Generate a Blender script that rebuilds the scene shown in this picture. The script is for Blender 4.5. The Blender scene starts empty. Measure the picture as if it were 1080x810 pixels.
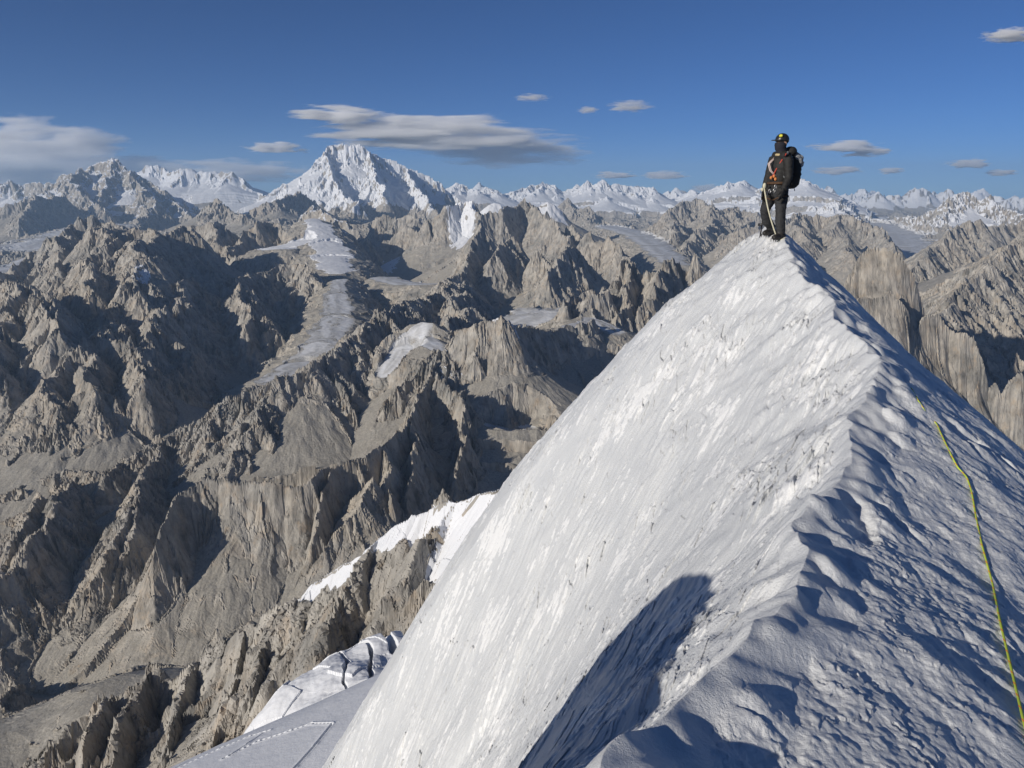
import bpy, bmesh, math, random, time
import numpy as np
from concurrent.futures import ThreadPoolExecutor
from mathutils import Vector, Matrix

T0 = time.time()
F32 = np.float32
C = bpy.context.scene.collection
RES = 1.0                      # grid density (1 = final)

# ------------------------------------------------------------------ camera model
FPX, HOR = 810.0, 200.0        # focal length in photo pixels, row of the eye-level horizon
PITCH = math.atan((405 - HOR) / FPX)
CP, SP = math.cos(PITCH), math.sin(PITCH)
def ray(px, py):
    u, v = (px - 540) / FPX, (405 - py) / FPX
    return np.array((u, CP + v * SP, -SP + v * CP))
def at(px, py, Y):             # photo pixel at a forward distance Y (m) -> world point
    d = ray(px, py)
    return d * (Y / d[1])
SUN_AZ = math.radians(52 + 180)      # clockwise from +Y, where the sun stands
SUN_EL = math.radians(19)
SUN_DIR = Vector((math.sin(SUN_AZ) * math.cos(SUN_EL), math.cos(SUN_AZ) * math.cos(SUN_EL), math.sin(SUN_EL)))

# ------------------------------------------------------------------ noise
def _hash(ix, iy, seed):
    h = (ix.astype(np.int32).view(np.uint32) * np.uint32(374761393)) ^ (iy.astype(np.int32).view(np.uint32) * np.uint32(668265263)) ^ np.uint32((seed * 2246822519 + 3266489917) & 0xffffffff)
    h ^= h >> np.uint32(15); h *= np.uint32(2246822519); h ^= h >> np.uint32(13); h *= np.uint32(3266489917); h ^= h >> np.uint32(16)
    return h
def _u(h): return (h & np.uint32(0xffffff)).astype(F32) * F32(1 / 16777216.)
def _vn(x, y, seed):
    fx = np.floor(x); fy = np.floor(y); ix = fx.astype(np.int32); iy = fy.astype(np.int32)
    x = (x - fx).astype(F32); y = (y - fy).astype(F32)
    u = x * x * x * (x * (x * 6 - 15) + 10); v = y * y * y * (y * (y * 6 - 15) + 10)
    def g(dx, dy):
        a = _u(_hash(ix + dx, iy + dy, seed)) * F32(2 * math.pi)
        return np.cos(a) * (x - dx) + np.sin(a) * (y - dy)
    a = g(0, 0); b = g(1, 0); c = g(0, 1); d = g(1, 1)
    a += (b - a) * u; c += (d - c) * u
    return (a + (c - a) * v) * F32(1.5)
POOL = ThreadPoolExecutor(4)
def par(fn, *arrs):            # run an array function over row chunks in threads
    n = arrs[0].shape[0]; k = max(1, min(n, 16)); e = np.linspace(0, n, k + 1).astype(int)
    out = list(POOL.map(lambda i: fn(*[a[e[i]:e[i + 1]] for a in arrs]), range(k)))
    if isinstance(out[0], tuple): return tuple(np.concatenate(o) for o in zip(*out))
    return np.concatenate(out)
def noise(x, y, seed=0): return par(lambda a, b: _vn(a, b, seed), x, y)
def fbm(x, y, o=4, seed=0, ridged=False):
    def f(a, b):
        s = np.zeros(a.shape, F32); w = 1.0
        for k in range(o):
            n = _vn(a * 2.03 ** k + 17.3 * k, b * 2.03 ** k - 9.1 * k, seed + k)
            if ridged: n = 1 - 2 * np.abs(n)
            s += F32(w) * n; w *= .5
        return s
    return par(f, x, y)
def _stripes(x, y, sx, sy, f, seed):     # wave pattern whose furrows run along the slope, in jittered cells
    x = x * F32(f); y = y * F32(f)
    fx = np.floor(x); fy = np.floor(y); ix = fx.astype(np.int32); iy = fy.astype(np.int32)
    x = (x - fx).astype(F32); y = (y - fy).astype(F32)
    c = np.zeros(x.shape, F32); s = np.zeros(x.shape, F32)
    for dx in (-1, 0, 1):
        for dy in (-1, 0, 1):
            h = _hash(ix + dx, iy + dy, seed)
            vx = x - (dx + .5 + (_u(h) - F32(.5)) * F32(.9)); vy = y - (dy + .5 + (_u(h * np.uint32(2654435761) >> np.uint32(3)) - F32(.5)) * F32(.9))
            w = np.exp(F32(-2.2) * (vx * vx + vy * vy))
            ph = (vx * sx + vy * sy) * F32(2 * math.pi) + _u(h >> np.uint32(7)) * F32(6.28)
            c += w * np.cos(ph); s += w * np.sin(ph)
    return np.arctan2(s, c) * F32(1 / math.pi)
def stripes(x, y, sx, sy, f, seed): return par(lambda a, b, c, d: _stripes(a, b, c, d, f, seed), x, y, sx, sy)
def _worley(x, y, seed):
    fx = np.floor(x); fy = np.floor(y); ix = fx.astype(np.int32); iy = fy.astype(np.int32)
    x = (x - fx).astype(F32); y = (y - fy).astype(F32)
    d1 = np.full(x.shape, 9, F32); cell = np.zeros(x.shape, F32)
    for dx in (-1, 0, 1):
        for dy in (-1, 0, 1):
            h = _hash(ix + dx, iy + dy, seed)
            d = (x - dx - _u(h)) ** 2 + (y - dy - _u(h >> np.uint32(5))) ** 2
            m = d < d1; d1[m] = d[m]; cell[m] = _u(h * np.uint32(40503))[m]
    return np.sqrt(d1), cell
def worley(x, y, seed): return par(lambda a, b: _worley(a, b, seed), x, y)
def _hash3(ix, iy, iz, seed):
    h = (ix.view(np.uint32) * np.uint32(374761393)) ^ (iy.view(np.uint32) * np.uint32(668265263)) ^ (iz.view(np.uint32) * np.uint32(2147483647 - 58)) ^ np.uint32((seed * 2246822519 + 3266489917) & 0xffffffff)
    h ^= h >> np.uint32(15); h *= np.uint32(2246822519); h ^= h >> np.uint32(13); h *= np.uint32(3266489917); h ^= h >> np.uint32(16)
    return h
def _vn3(x, y, z, seed):
    f = [np.floor(q) for q in (x, y, z)]; i = [q.astype(np.int32) for q in f]; t = [(q - g).astype(F32) for q, g in zip((x, y, z), f)]
    w = [q * q * (3 - 2 * q) for q in t]
    def g(a, b, c): return _u(_hash3(i[0] + np.int32(a), i[1] + np.int32(b), i[2] + np.int32(c), seed))
    def lx(b, c): p = g(0, b, c); return p + (g(1, b, c) - p) * w[0]
    def ly(c): p = lx(0, c); return p + (lx(1, c) - p) * w[1]
    p = ly(0); return (p + (ly(1) - p) * w[2]) * 2 - 1
def noise3(x, y, z, seed=0): return par(lambda a, b, c: _vn3(a, b, c, seed), x, y, z)
def _scales(x, y, seed):       # nearest-cell noise: (distance to border-ish, random, offset along x in the cell)
    fx = np.floor(x); fy = np.floor(y); ix = fx.astype(np.int32); iy = fy.astype(np.int32)
    x = (x - fx).astype(F32); y = (y - fy).astype(F32)
    d1 = np.full(x.shape, 9, F32); cell = np.zeros(x.shape, F32); ox = np.zeros(x.shape, F32)
    for dx in (-1, 0, 1):
        for dy in (-1, 0, 1):
            h = _hash(ix + dx, iy + dy, seed); vx = x - dx - _u(h); vy = y - dy - _u(h >> np.uint32(5)); d = vx * vx + vy * vy
            m = d < d1; d1[m] = d[m]; cell[m] = _u(h * np.uint32(40503))[m]; ox[m] = vx[m]
    return np.sqrt(d1), cell, ox
def scales(x, y, seed): return par(lambda a, b: _scales(a, b, seed), x, y)
def sstep(a, b, x):
    t = np.clip((x - a) / (b - a), 0, 1); return t * t * (3 - 2 * t)

# ------------------------------------------------------------------ ridges of the terrain: (photo x, photo y, forward km) crest points
RID = []
_YO = [.05, 1.1, 1.2, 1.57, 1.95, 2.4, 2.7, 3.1, 3.6, 4.2, 5.2, 6.5, 8, 10, 14, 20, 60]
_YN = [.07, 1.55, 2.22, 2.6, 3.41, 3.6, 3.65, 3.72, 3.89, 4.62, 5.9, 8.4, 10.4, 13, 18, 25, 72]
def km(Y): return float(np.interp(Y, _YO, _YN))      # first guesses of distance, stretched to the depth of the valleys
def R(name, pts, s=1.7, D=350, t=.5, jag=1.0, spur=1.0, snow=9999, sslope=.9, tone=0.0, world=False, sub=0.006, gap=.42, rib=None, depth=1, hmax=1100, raw=False):
    P = [np.array(p, float) if world else at(p[0], p[1], p[2] * 1000) if raw else at(p[0], p[1], km(p[2]) * 1000) for p in pts]
    RID.append(dict(name=name, P=P, s=s, D=D, t=t, jag=jag, spur=spur, snow=snow, sslope=sslope, tone=tone, sub=sub, gap=gap, rib=rib or max(.6, .48 * (s + t)), depth=depth, hmax=hmax))

FAR = dict(s=.8, D=900, t=.3, jag=1.7, gap=.3)
# far white ranges
R('range_centre', [(474,199,26),(487,194,26),(493,199,26),(511,203,26),(530,204,26.5),(541,201.5,26.5),(557,198,27),(572,193,27),(585,198,27),(600,200,27),(613,199.5,26.5),(626,195,26.5),(635.5,191,26.5),(643,195,26.5),(650,193,26.5),(663,195.5,26.5),(676,196.5,26.5),(689,199.5,26.5),(695,204,26.5)], snow=-950, sslope=1.4, **FAR)
R('range_right', [(695,205,29),(710,204,28),(728,206,27),(745,208,26),(756,204,25),(767,197,25),(780,197.5,25),(795,201,25),(810,206,24),(825,207,23),(842,198.5,22.5),(857,197,22.5),(872,202,22.5),(884,210,22.5),(900,214,22)], snow=-950, sslope=1.45, **FAR)
R('range_right', [(862,226,17),(872,218,17),(880,211,17),(889,204,17),(898,206.5,17),(910,210,17),(921,216,17),(935,222,16.5),(947,234,15.5)], snow=-950, sslope=1.45, **FAR)
R('far_peak', [(900,214,33),(914,210,33),(924,203,33),(932,210,33),(939,205,33),(947,208.5,33),(960,209,33),(967,201,33),(975,198,33),(984,206,33),(991,208.5,33),(1000,207,33),(1015,212,33),(1050,212,30),(1061,210,29),(1070,214,29),(1080,209,29),(1100,205,29),(1140,210,29)], snow=-900, sslope=.9, **FAR)
R('right_snow_peak', [(946,246,13.6),(957,233,14.3),(972,221,14.6),(980,223,14.6),(991,217,15),(1006,207,15.5),(1019,202,15.7),(1032,210,15.5),(1043,208,15.3),(1056,219,15),(1075,226,14.5),(1105,232,14)], s=1.1, D=700, t=.35, snow=-950, sslope=1.45)
R('horizon_range', [(700,206,44),(722,202,44),(745,204,44),(765,206,44)], snow=-100, **FAR)
_z = np.random.default_rng(5)
R('horizon_range', [(x, 209 + float(_z.uniform(-7, 3)) * (1 if k % 2 else -.25), 40 + float(_z.uniform(-3, 3))) for k, x in enumerate(np.arange(470, 1130, 13))], snow=-1200, sslope=1.2, s=1.1, D=900, t=.35, jag=1.6, gap=.3)
# left massif
R('left_massif', [(-60,200,21),(-20,196,21),(7,193,21),(18,194.5,21),(37,192,20.5),(57,193,20),(68,184,20),(80,186,19.6),(93,180,19.3),(104,171,19),(118,167,19),(128,174,19),(141,181,18.8),(154,190,18.5),(170,201,18),(186,214,17.2),(203,229,16)], s=1.1, D=900, t=.4, snow=-760, sslope=1.05)
R('left_massif', [(118,167,19),(112,190,18),(104,210,17)], s=1.1, D=600, t=.4, snow=-760, sslope=1.05, spur=.6)
R('left_massif', [(93,180,19.3),(84,197,17.4),(96,212,16.6),(112,224,15.8)], s=1.1, D=600, t=.4, snow=-640, sslope=.9)
R('left_massif', [(141,181,18.8),(150,205,17),(157,228,15.5),(158,246,14)], s=1.2, D=600, t=.4, snow=-640, sslope=.9)
R('left_dome', [(140,184,27),(150,177,27),(160,173,27),(170,175,27),(180,181,26.5),(191,176,26),(200,179,26),(215,180,26),(230,181,26),(245,183,25.5),(256,188,25.5),(260,197,25),(272,203,25),(285,207,24),(298,193.5,23),(306,197,22.5),(316,196,22)], s=1.0, D=800, t=.32, snow=-900, sslope=1.15, jag=.6)
R('left_foothill', [(-40,222,15),(0,221,15),(20,214,15),(38,206,15.4),(55,216,15.4),(68,205,16)], s=1.2, D=500, t=.4, snow=-60, sslope=.6)
R('left_foothill', [(38,206,15.4),(28,222,14.4),(20,236,13.4)], s=1.2, D=400, t=.4)
R('mid_left', [(203,232,14),(215,222,14),(226,210,14),(238,218,13.6),(252,229,13),(266,241,12.3)], s=1.2, D=500, t=.4, snow=-150, sslope=.6)
R('mid_left', [(262,222,14),(276,216,14),(290,211,14),(303,206,14.5),(318,204,15),(335,215,15)], s=1.2, D=500, t=.4, snow=-200, sslope=.7)
# big peak
BIG = dict(s=1.35, D=1300, t=.55, snow=-520, sslope=2.3)
R('great_peak', [(290,210,20),(303,203,20),(316,196,20),(322,190,20),(330,178,20),(337,168,20),(346,154,20),(352,152.5,20),(357,152,20),(368,153.5,20),(378,153,20),(388,158,20),(400,166,20),(418,170,20),(430,177,20),(444,182,20),(455,188,20),(465,194,20),(476,203,20),(488,214,19.6),(500,222,19)], jag=.6, **BIG)
R('great_peak', [(430,177,20),(437,190,19.2),(444,203,18.2),(452,214,17),(462,224,16)], jag=.8, **BIG)
R('great_peak', [(346,154,20),(346,172,19.3),(351,190,18.4),(362,206,17.2),(372,218,16)], jag=.8, **BIG)
R('great_peak', [(388,158,20),(392,176,19.2),(398,192,18.2),(407,208,17)], jag=.8, **BIG)
R('great_peak', [(322,190,20),(328,203,18.8),(338,214,17.6)], jag=.8, **BIG)
# middle distance, left to right
MID = dict(s=1.15, D=420, t=.45, jag=1.35)
R('left_ridge', [(-40,318,5.8),(-10,300,6),(5,290,6.2),(15,282,6.3),(33,271,6.5),(54,260,6.8),(69,248,7),(75,237,7.1),(91,231,7.2),(106,234,7.2),(119,236,7.1),(133,243,6.8)], **MID)
R('left_ridge', [(133,243,6.5),(143,241,6.4),(156,245,6.4),(167,250,6.4),(175,247,6.5),(192,237,6.7),(200,241,6.7),(212,252,6.6)], **MID)
R('left_ridge', [(133,243,6.5),(124,252,6),(112,266,5.6),(103,285,5.2),(97,308,4.8)], **MID)
R('left_ridge', [(75,237,7.1),(66,262,6.4),(60,280,6),(52,298,5.6)], **MID)
R('left_buttress', [(156,245,6.4),(152,258,5.8),(155,275,5.2),(141,294,5),(130,315,4.8),(118,340,4.5),(98,355,4.2),(78,367,4),(60,390,3.8),(45,410,3.6),(30,430,3.4),(12,452,3.2),(-10,470,3.1),(-50,490,3)], s=.7, D=350, t=.5)
R('left_buttress', [(118,340,4.5),(128,352,4.3),(138,368,4.05),(145,385,3.85),(150,402,3.65)], **MID)
R('left_buttress', [(141,294,5),(150,315,4.7),(156,340,4.4),(163,368,4.1),(168,392,3.85)], **MID)
R('left_buttress', [(78,367,4),(92,390,3.75),(104,410,3.5),(112,435,3.25),(120,455,3.05)], **MID)
R('left_buttress', [(45,410,3.6),(60,428,3.35),(78,446,3.1),(92,462,2.95)], **MID)
R('dark_ridge', [(-60,305,5),(-10,296,4.9),(11,298,4.8),(30,303,4.7),(45,312,4.5),(57,321,4.4),(66,338,4.15)], **MID)
R('dark_ridge', [(11,298,4.8),(5,325,4.4),(2,360,4),(-6,395,3.7)], **MID)
R('dark_ridge', [(45,312,4.5),(50,332,4.2),(52,352,3.95)], **MID)
R('centre_dark_ridge', [(155,275,5.2),(166,274,5.3),(180,285,5.4),(200,298,5.5),(228,296,5.6),(246,293,5.7),(262,291,5.8),(278,288,5.9),(292,278,6),(303,279,6),(315,278,6),(325,292,5.8),(337,311,5.6),(347,327,5.4)], s=.95, D=420, t=.45)
R('centre_dark_ridge', [(200,298,5.5),(193,306,5.1),(190,330,4.7),(195,365,4.3),(197,398,4)], **MID)
R('centre_dark_ridge', [(246,293,5.7),(251,305,5.3),(256,325,5),(262,345,4.75)], **MID)
R('centre_dark_ridge', [(262,291,5.8),(267,315,5.3),(274,335,5),(282,350,4.8)], **MID)
R('left_spires', [(203,237,8),(212,240,8),(220,234,8),(228,244,7.8),(241,264,7.4),(248,277,7.1)], **MID)
R('left_spires', [(240,284,7.1),(246,264,7.4),(255,249,7.8),(263,242,8),(270,237,8),(281,233,8.2),(293,235,8.2),(306,251,8)], s=1.9, D=340, t=.45, jag=1.3, snow=-300, sslope=.75)
R('snow_spires', [(304,262,8),(316,252,8.2),(326,242,8.4),(334,238,8.6),(342,246,8.3),(350,262,8),(356,285,7.4)], s=1.9, D=340, t=.45, jag=1.3, snow=-440, sslope=.9)
R('snow_spires', [(318,226,10.5),(330,216,10.5),(340,222,10),(354,231,9.5),(362,231,9.5),(380,248,9),(398,270,8.5)], s=1.5, D=300, t=.45, snow=-560, sslope=1.0)
R('snow_spires', [(354,231,9.5),(356,250,8.6),(366,272,7.8),(376,288,7.2),(384,300,6.8)], s=1.4, D=220, t=.5, snow=-560, sslope=.95)
R('spire_range', [(392,238,11),(405,225,11),(418,232,10.8),(432,240,10)], s=1.8, D=350, t=.45, jag=1.3)
R('spire_range', [(400,262,9),(414,250,9),(424,240,9),(432,240,9),(445,246,8.8),(455,252,8.6)], s=1.8, D=350, t=.45, jag=1.3)
R('spire_range', [(440,246,8.4),(455,232,8.3),(468,220,8.3),(480,214,8.5),(490,213,8.5),(499,215,8.4),(507,226,8.2),(515,222,8.3),(530,221,8.4),(545,218,8.6),(553,213,8.8),(563,220,8.6),(568,217,8.6),(576,230,8.3),(590,245,8),(602,258,7.7)], s=2.1, D=420, t=.45, jag=1.3)
R('snow_dome', [(508,222,12),(515,216,12),(522,213.5,12),(528,215,12),(535,221,12)], s=.9, D=300, t=.4, snow=-600, sslope=1.5, jag=.2, spur=0)
R('snow_dome', [(564,222,12),(571,215,12),(578,212.5,12),(584,215,12),(594,224,12)], s=.9, D=300, t=.4, snow=-600, sslope=1.5, jag=.2, spur=0)
R('spire', [(522,268,6.8),(515,252,6.9),(506,236,7),(501,252,6.8),(492,275,6.4),(485,290,6.1),(474,298,5.9)], s=1.9, D=260, t=.5, jag=.7)
R('spire', [(518,274,6.3),(526,262,6.4),(533,256,6.5),(541,251,6.6),(547,258,6.6),(556,270,6.6)], s=1.6, D=300, t=.5, jag=.7)
R('spire', [(558,282,6.4),(563,271,6.4),(567,266,6.4),(572,268,6.4),(579,284,6.3)], s=1.9, D=260, t=.5, jag=.7)
R('spire', [(580,292,5.8),(588,272,6),(597,262,6.1),(609,263,6.3),(616,275,6.2)], s=1.7, D=260, t=.5)
R('triangle_spires', [(588,252,8),(595,244,8.2),(602,236,8.2),(611,252,8),(617,248,7.8),(623,243,7.8),(633,259,7.6),(643,250,7.5),(653,263,7.3),(664,275,7)], s=2.2, D=320, t=.45, jag=1.25)
R('tower_row', [(598,322,4.5),(612,306,4.7),(625,297,4.8),(637,290,4.9),(649,281,5),(660,275,5.1),(672,281,5.1),(681,291,5),(690,288,5),(700,278,5),(708,272,5),(716,281,5),(728,286,5),(735,266,5),(741,290,5),(765,315,5),(800,340,5)], s=2.4, D=380, t=.45, jag=1.2)
R('tower_row', [(637,290,4.9),(632,310,4.6),(622,330,4.3),(612,348,4.1)], s=2.2, D=320, t=.45, jag=1.2)
R('tower_row', [(660,275,5.1),(662,300,4.8),(655,325,4.5),(648,350,4.3)], s=2.2, D=320, t=.45, jag=1.2)
R('tower_row', [(708,272,5),(690,300,4.7),(676,325,4.5)], s=2.2, D=320, t=.45, jag=1.2)
R('centre_ridge', [(492,297,5.5),(495,310,5),(497,325,4.5),(486,340,4.2),(472,352,3.9),(461,366,3.55),(453,388,3.25)], **MID)
R('centre_ridge', [(485,290,5.9),(470,300,5.3),(455,310,5),(440,318,4.8),(420,322,4.6),(405,330,4.4),(388,344,4.1),(370,356,3.9),(350,375,3.7),(330,388,3.45),(312,395,3.3),(292,399,3.1),(266,411,2.9),(240,425,2.7),(215,440,2.5),(200,450,2.4),(181,459,2.3),(167,468,2.15),(148,476,2.05),(130,489,1.95),(107,505,1.85),(78,498,1.95),(50,504,1.95),(33,507,1.95),(8,520,1.9),(-40,535,1.9)], s=.8, D=350, t=.45)
R('snow_cap_buttress', [(478,349,3.6),(490,348,3.6),(502,345,3.6),(510,341,3.6),(518,339,3.6),(530,336,3.6),(537,339,3.6),(545,345,3.7),(567,346,3.9),(585,348,4),(605,348,4.1),(625,335,4.2)], s=2.0, D=330, t=.45)
R('cleft_buttress', [(453,388,3.2),(462,400,2.7),(478,414,2.3),(489,418,2.15),(505,435,2.0),(520,447,1.95),(535,450,1.95),(550,448,1.95),(565,445,1.95),(585,438,1.95),(620,425,1.95)], s=1.6, D=300, t=.5)
R('cleft_buttress', [(489,418,2.15),(486,445,1.9),(487,475,1.8),(484,505,1.73)], s=2.6, D=200, t=.5)
R('cliff', [(453,388,3.2),(448,405,2.7),(440,422,2.1),(430,440,1.85),(416,458,1.75),(402,473,1.7),(385,481,1.67),(363,487,1.65),(345,496,1.62),(330,506,1.58),(318,513,1.57),(300,512,1.57),(274,509,1.57),(250,507,1.57),(222,505,1.57),(208,512,1.55),(190,526,1.5),(176,548,1.4),(166,575,1.32)], s=2.6, D=330, t=.66, jag=.6)
R('cliff', [(430,440,1.85),(436,470,1.75),(432,500,1.68),(426,535,1.6)], s=2, D=250, t=.64)
R('cliff', [(402,473,1.7),(408,500,1.65),(412,530,1.58)], s=2, D=250, t=.64)
R('cliff', [(363,487,1.65),(352,510,1.6),(340,540,1.52),(330,575,1.42)], s=3, D=200, t=.55)
R('cliff', [(392,505,1.6),(383,528,1.54),(365,555,1.47),(345,580,1.4)], s=1.6, D=80, t=.6)
R('scree_rib', [(167,468,2.15),(150,500,1.85),(132,540,1.6),(118,570,1.52),(108,592,1.45),(95,615,1.38),(80,640,1.35),(62,655,1.33),(45,690,1.25)], s=1.3, D=110, t=.6, jag=.8)
R('scree_rib', [(78,498,1.95),(60,525,1.75),(48,550,1.6),(30,575,1.48),(8,605,1.36),(-20,630,1.28)], s=1.3, D=110, t=.6, jag=.8)
R('scree_rib', [(150,505,1.78),(146,530,1.65),(140,560,1.55),(128,590,1.47),(118,618,1.41),(104,645,1.37),(92,668,1.34)], s=1.4, D=110, t=.6, jag=.8)
R('scree_rib', [(38,520,1.85),(28,545,1.7),(14,575,1.55),(2,600,1.46),(-16,640,1.36)], s=1.3, D=110, t=.6, jag=.8)
R('scree_rib', [(60,640,1.36),(44,670,1.3),(28,705,1.22),(12,730,1.18),(-10,760,1.14)], s=1.4, D=90, t=.6, jag=.8)
# near snow-capped rib and pinnacles of our own mountain
NEAR = dict(s=1.0, D=130, t=.75, sub=.010, hmax=110, rib=.95, gap=.9, raw=True, jag=.7)
R('snow_rib', [(585,490,.64),(560,505,.67),(535,514,.69),(515,520,.71),(500,526,.72),(490,530,.73),(481,533,.735),(465,537,.745),(445,545,.755),(425,553,.765),(405,567,.775),(385,585,.785),(360,598,.80),(340,612,.81),(315,632,.825),(295,648,.835),(275,660,.845),(252,668,.855),(236,690,.86),(215,700,.87),(198,706,.875),(185,720,.88),(172,724,.885)], **NEAR)
R('snow_rib', [(405,567,.775),(380,610,.73),(350,650,.69),(330,690,.66)], **NEAR)
R('snow_rib', [(295,648,.835),(285,680,.79),(270,715,.74),(262,750,.70)], **NEAR)
PIN = dict(s=2.0, D=85, t=.75, hmax=90, rib=1.3, sub=.008, jag=.45, raw=True)
R('pinnacles', [(176,726,.885),(168,722,.885),(160,714,.89),(150,714,.89),(143,726,.885),(136,734,.88),(127,737,.88),(118,746,.875),(110,742,.875),(100,731,.88),(94,732,.88),(84,750,.87),(68,762,.86),(54,790,.84),(40,830,.82)], **PIN)
R('pinnacles', [(150,714,.89),(142,740,.85),(130,775,.79),(118,825,.73)], **PIN)
R('pinnacles', [(100,731,.88),(95,760,.83),(86,800,.77)], **PIN)
R('pinnacles', [(198,706,.875),(190,735,.83),(178,770,.78),(165,810,.73)], **PIN)
R('pinnacles', [(252,668,.855),(243,705,.80),(234,740,.75),(225,775,.71)], **PIN)
# right side
R('dome_tower', [(878,320,2.6),(891,300,2.7),(897,287,2.72),(904,275,2.75),(910,266,2.8),(918,262,2.8),(928,261,2.8),(938,262,2.8),(946,268,2.8),(953,281,2.8),(959,292,2.8),(966,306,2.75),(978,335,2.7)], s=2.8, D=430, t=.85, jag=.35, spur=.6, rib=2.2, hmax=500)
R('dome_tower', [(880,350,2.0),(890,335,2.05),(900,321,2.1),(910,313,2.15),(925,315,2.15),(939,309,2.2),(950,320,2.2),(956,330,2.2),(962,345,2.2)], s=2.8, D=430, t=.85, jag=.45, spur=.6, rib=2.2, hmax=500)
R('right_towers', [(964,350,2.3),(970,338,2.35),(976,333,2.38),(991,333,2.4),(998,341,2.4),(1003,346,2.4),(1012,353,2.35),(1026,354,2.35),(1031,366,2.3),(1037,385,2.25),(1043,410,2.2),(1049,403,2.2),(1057,414,2.15),(1068,402,2.15),(1077,395,2.15),(1090,410,2.1),(1120,430,2.1)], s=3.0, D=430, t=.85, jag=.5, spur=.9, rib=2.4, hmax=500)
R('brown_range', [(1130,225,6.4),(1100,234,6.1),(1080,246,5.8),(1061,262,5.3),(1045,275,5),(1025,290,4.8),(1010,305,4.5),(1000,325,4.2),(990,345,3.9)], s=1.1, D=200, t=.5)
R('brown_range', [(1100,225,9.2),(1078,236,8.8),(1056,244,8.5),(1039,240,8.3),(1021,234,8.2),(1008,242,8),(995,251,7.8),(980,263,7.4),(968,279,7),(958,292,6.6)], s=1.1, D=300, t=.45)
R('brown_range', [(770,246,10),(800,240,10),(827,231,10.5),(846,226,10.8),(865,229,10.8),(884,226,10.6),(905,231,10.4),(920,237,10.2),(932,247,9.8),(942,259,9.3)], s=1.0, D=300, t=.45)
R('brown_range', [(846,226,10.8),(850,250,9.6),(856,275,8.6)], s=1.0, D=200, t=.45)
R('brown_range', [(884,226,10.6),(893,250,9.4),(900,268,8.6)], s=1.0, D=200, t=.45)
R('pyramid_range', [(652,263,12.2),(662,254,12.5),(676,242,12.8),(695,230,13),(710,219,13.3),(721,213,13.5),(734,211,13.6),(743,215,13.4),(757,223,13),(775,218,13.5),(790,224,13),(805,231,12.5)], s=1.0, D=350, t=.42, snow=-200, sslope=.62)
R('pyramid_range', [(757,223,13),(748,240,11.6),(735,258,10.4),(722,272,9.4)], s=1.0, D=250, t=.45)
R('pyramid_range', [(721,213,13.5),(712,236,12),(700,252,11)], s=1.0, D=250, t=.45)
R('pyramid_range', [(775,218,13.5),(775,245,11.4),(765,265,10.2)], s=1.0, D=250, t=.45)
R('bluish_foothill', [(596,212,19),(612,222,18),(630,228,17),(650,232,16.5),(668,238,15.5)], s=1.0, D=300, t=.4, snow=-200, sslope=.6)
# our own mountain below the snow crest
R('own_mountain', [(-420,-520,-170),(-160,-190,-60),(-40,-45,-22),(0,0,-9),(6,18,-9),(20,45,-36),(60,110,-105),(150,220,-240),(330,420,-480),(560,700,-750)], world=True, s=.9, D=300, t=.75, jag=.15, spur=.4, hmax=120, snow=-5000, sslope=1.4, sub=.3)
R('own_mountain', [(60,110,-105),(120,280,-120),(200,500,-135),(330,900,-175),(430,1300,-310),(500,1650,-430),(560,2000,-700)], world=True, s=.9, D=300, t=.75, jag=.12, spur=0, snow=-5000, sslope=1.4, sub=.3)  # hidden forward ridge, added so that its shadow falls on the right-hand towers
R('own_mountain', [(0,0,-9),(80,-40,-60),(260,-120,-170),(600,-250,-330),(1100,-300,-560)], world=True, s=.9, D=300, t=.75, jag=.15, spur=.4, hmax=120, snow=-5000, sslope=1.2, sub=.3)

FLOOR = [(250,640,1.5),(430,592,1.56),(290,500,1.76),(360,440,1.95),(310,480,1.82),(20,272,9),(60,247,12.5),(0,290,8.6),(-60,280,8.6),(120,262,10.5),(350,318,6.3),(345,350,5.4),(338,372,4.9),(300,388,4.4),(250,404,3.9),(225,412,3.6),(170,415,3.6),(60,330,5.4),
 (430,362,3.9),(400,395,3.3),(690,272,9.2),(685,252,12.5),(645,238,17),(960,262,12.5),(938,240,17),(975,285,9.8),(1045,385,4.2),(1080,350,4.6),(100,470,2.6),(140,470,2.6),(60,660,1.2),(20,770,.88),(-60,770,.9),
 (130,680,1.0),(210,690,1.0),(330,610,1.2),(300,590,1.3),(420,590,1.25),(560,455,3.0),(530,400,3.5),(560,335,4.7),(600,340,4.6),(500,400,3.4),(320,530,1.75),(360,430,2.8),(310,470,2.3),(230,490,1.8),(60,560,1.75),
 (400,300,6.6),(430,290,7),(470,290,6.6),(270,280,7.6),(180,260,8.5),(240,240,12),(300,225,13),(420,250,11),(640,300,6.5),(860,290,8.4),(780,290,9),(1000,300,6.5),(920,380,2.9),(980,500,2.0),(1060,480,1.9),(700,340,4.2),(800,420,2.6)]
FP = np.array([at(a, b, km(c) * 1000) for a, b, c in FLOOR] + [(x, y, z) for x, y, z in ((-300, 0, -500), (500, 300, -800), (300, -500, -600), (1500, 1200, -1100), (-1500, -500, -900), (2500, -1500, -1200), (-3000, 2000, -1100), (0, -3000, -1200),
   (0, 30000, -900), (-15000, 30000, -900), (18000, 30000, -900), (0, 60000, -700), (-30000, 50000, -700), (40000, 50000, -700), (0, -30000, -1000), (-20000, 0, -1000), (20000, 0, -1000))])

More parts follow.
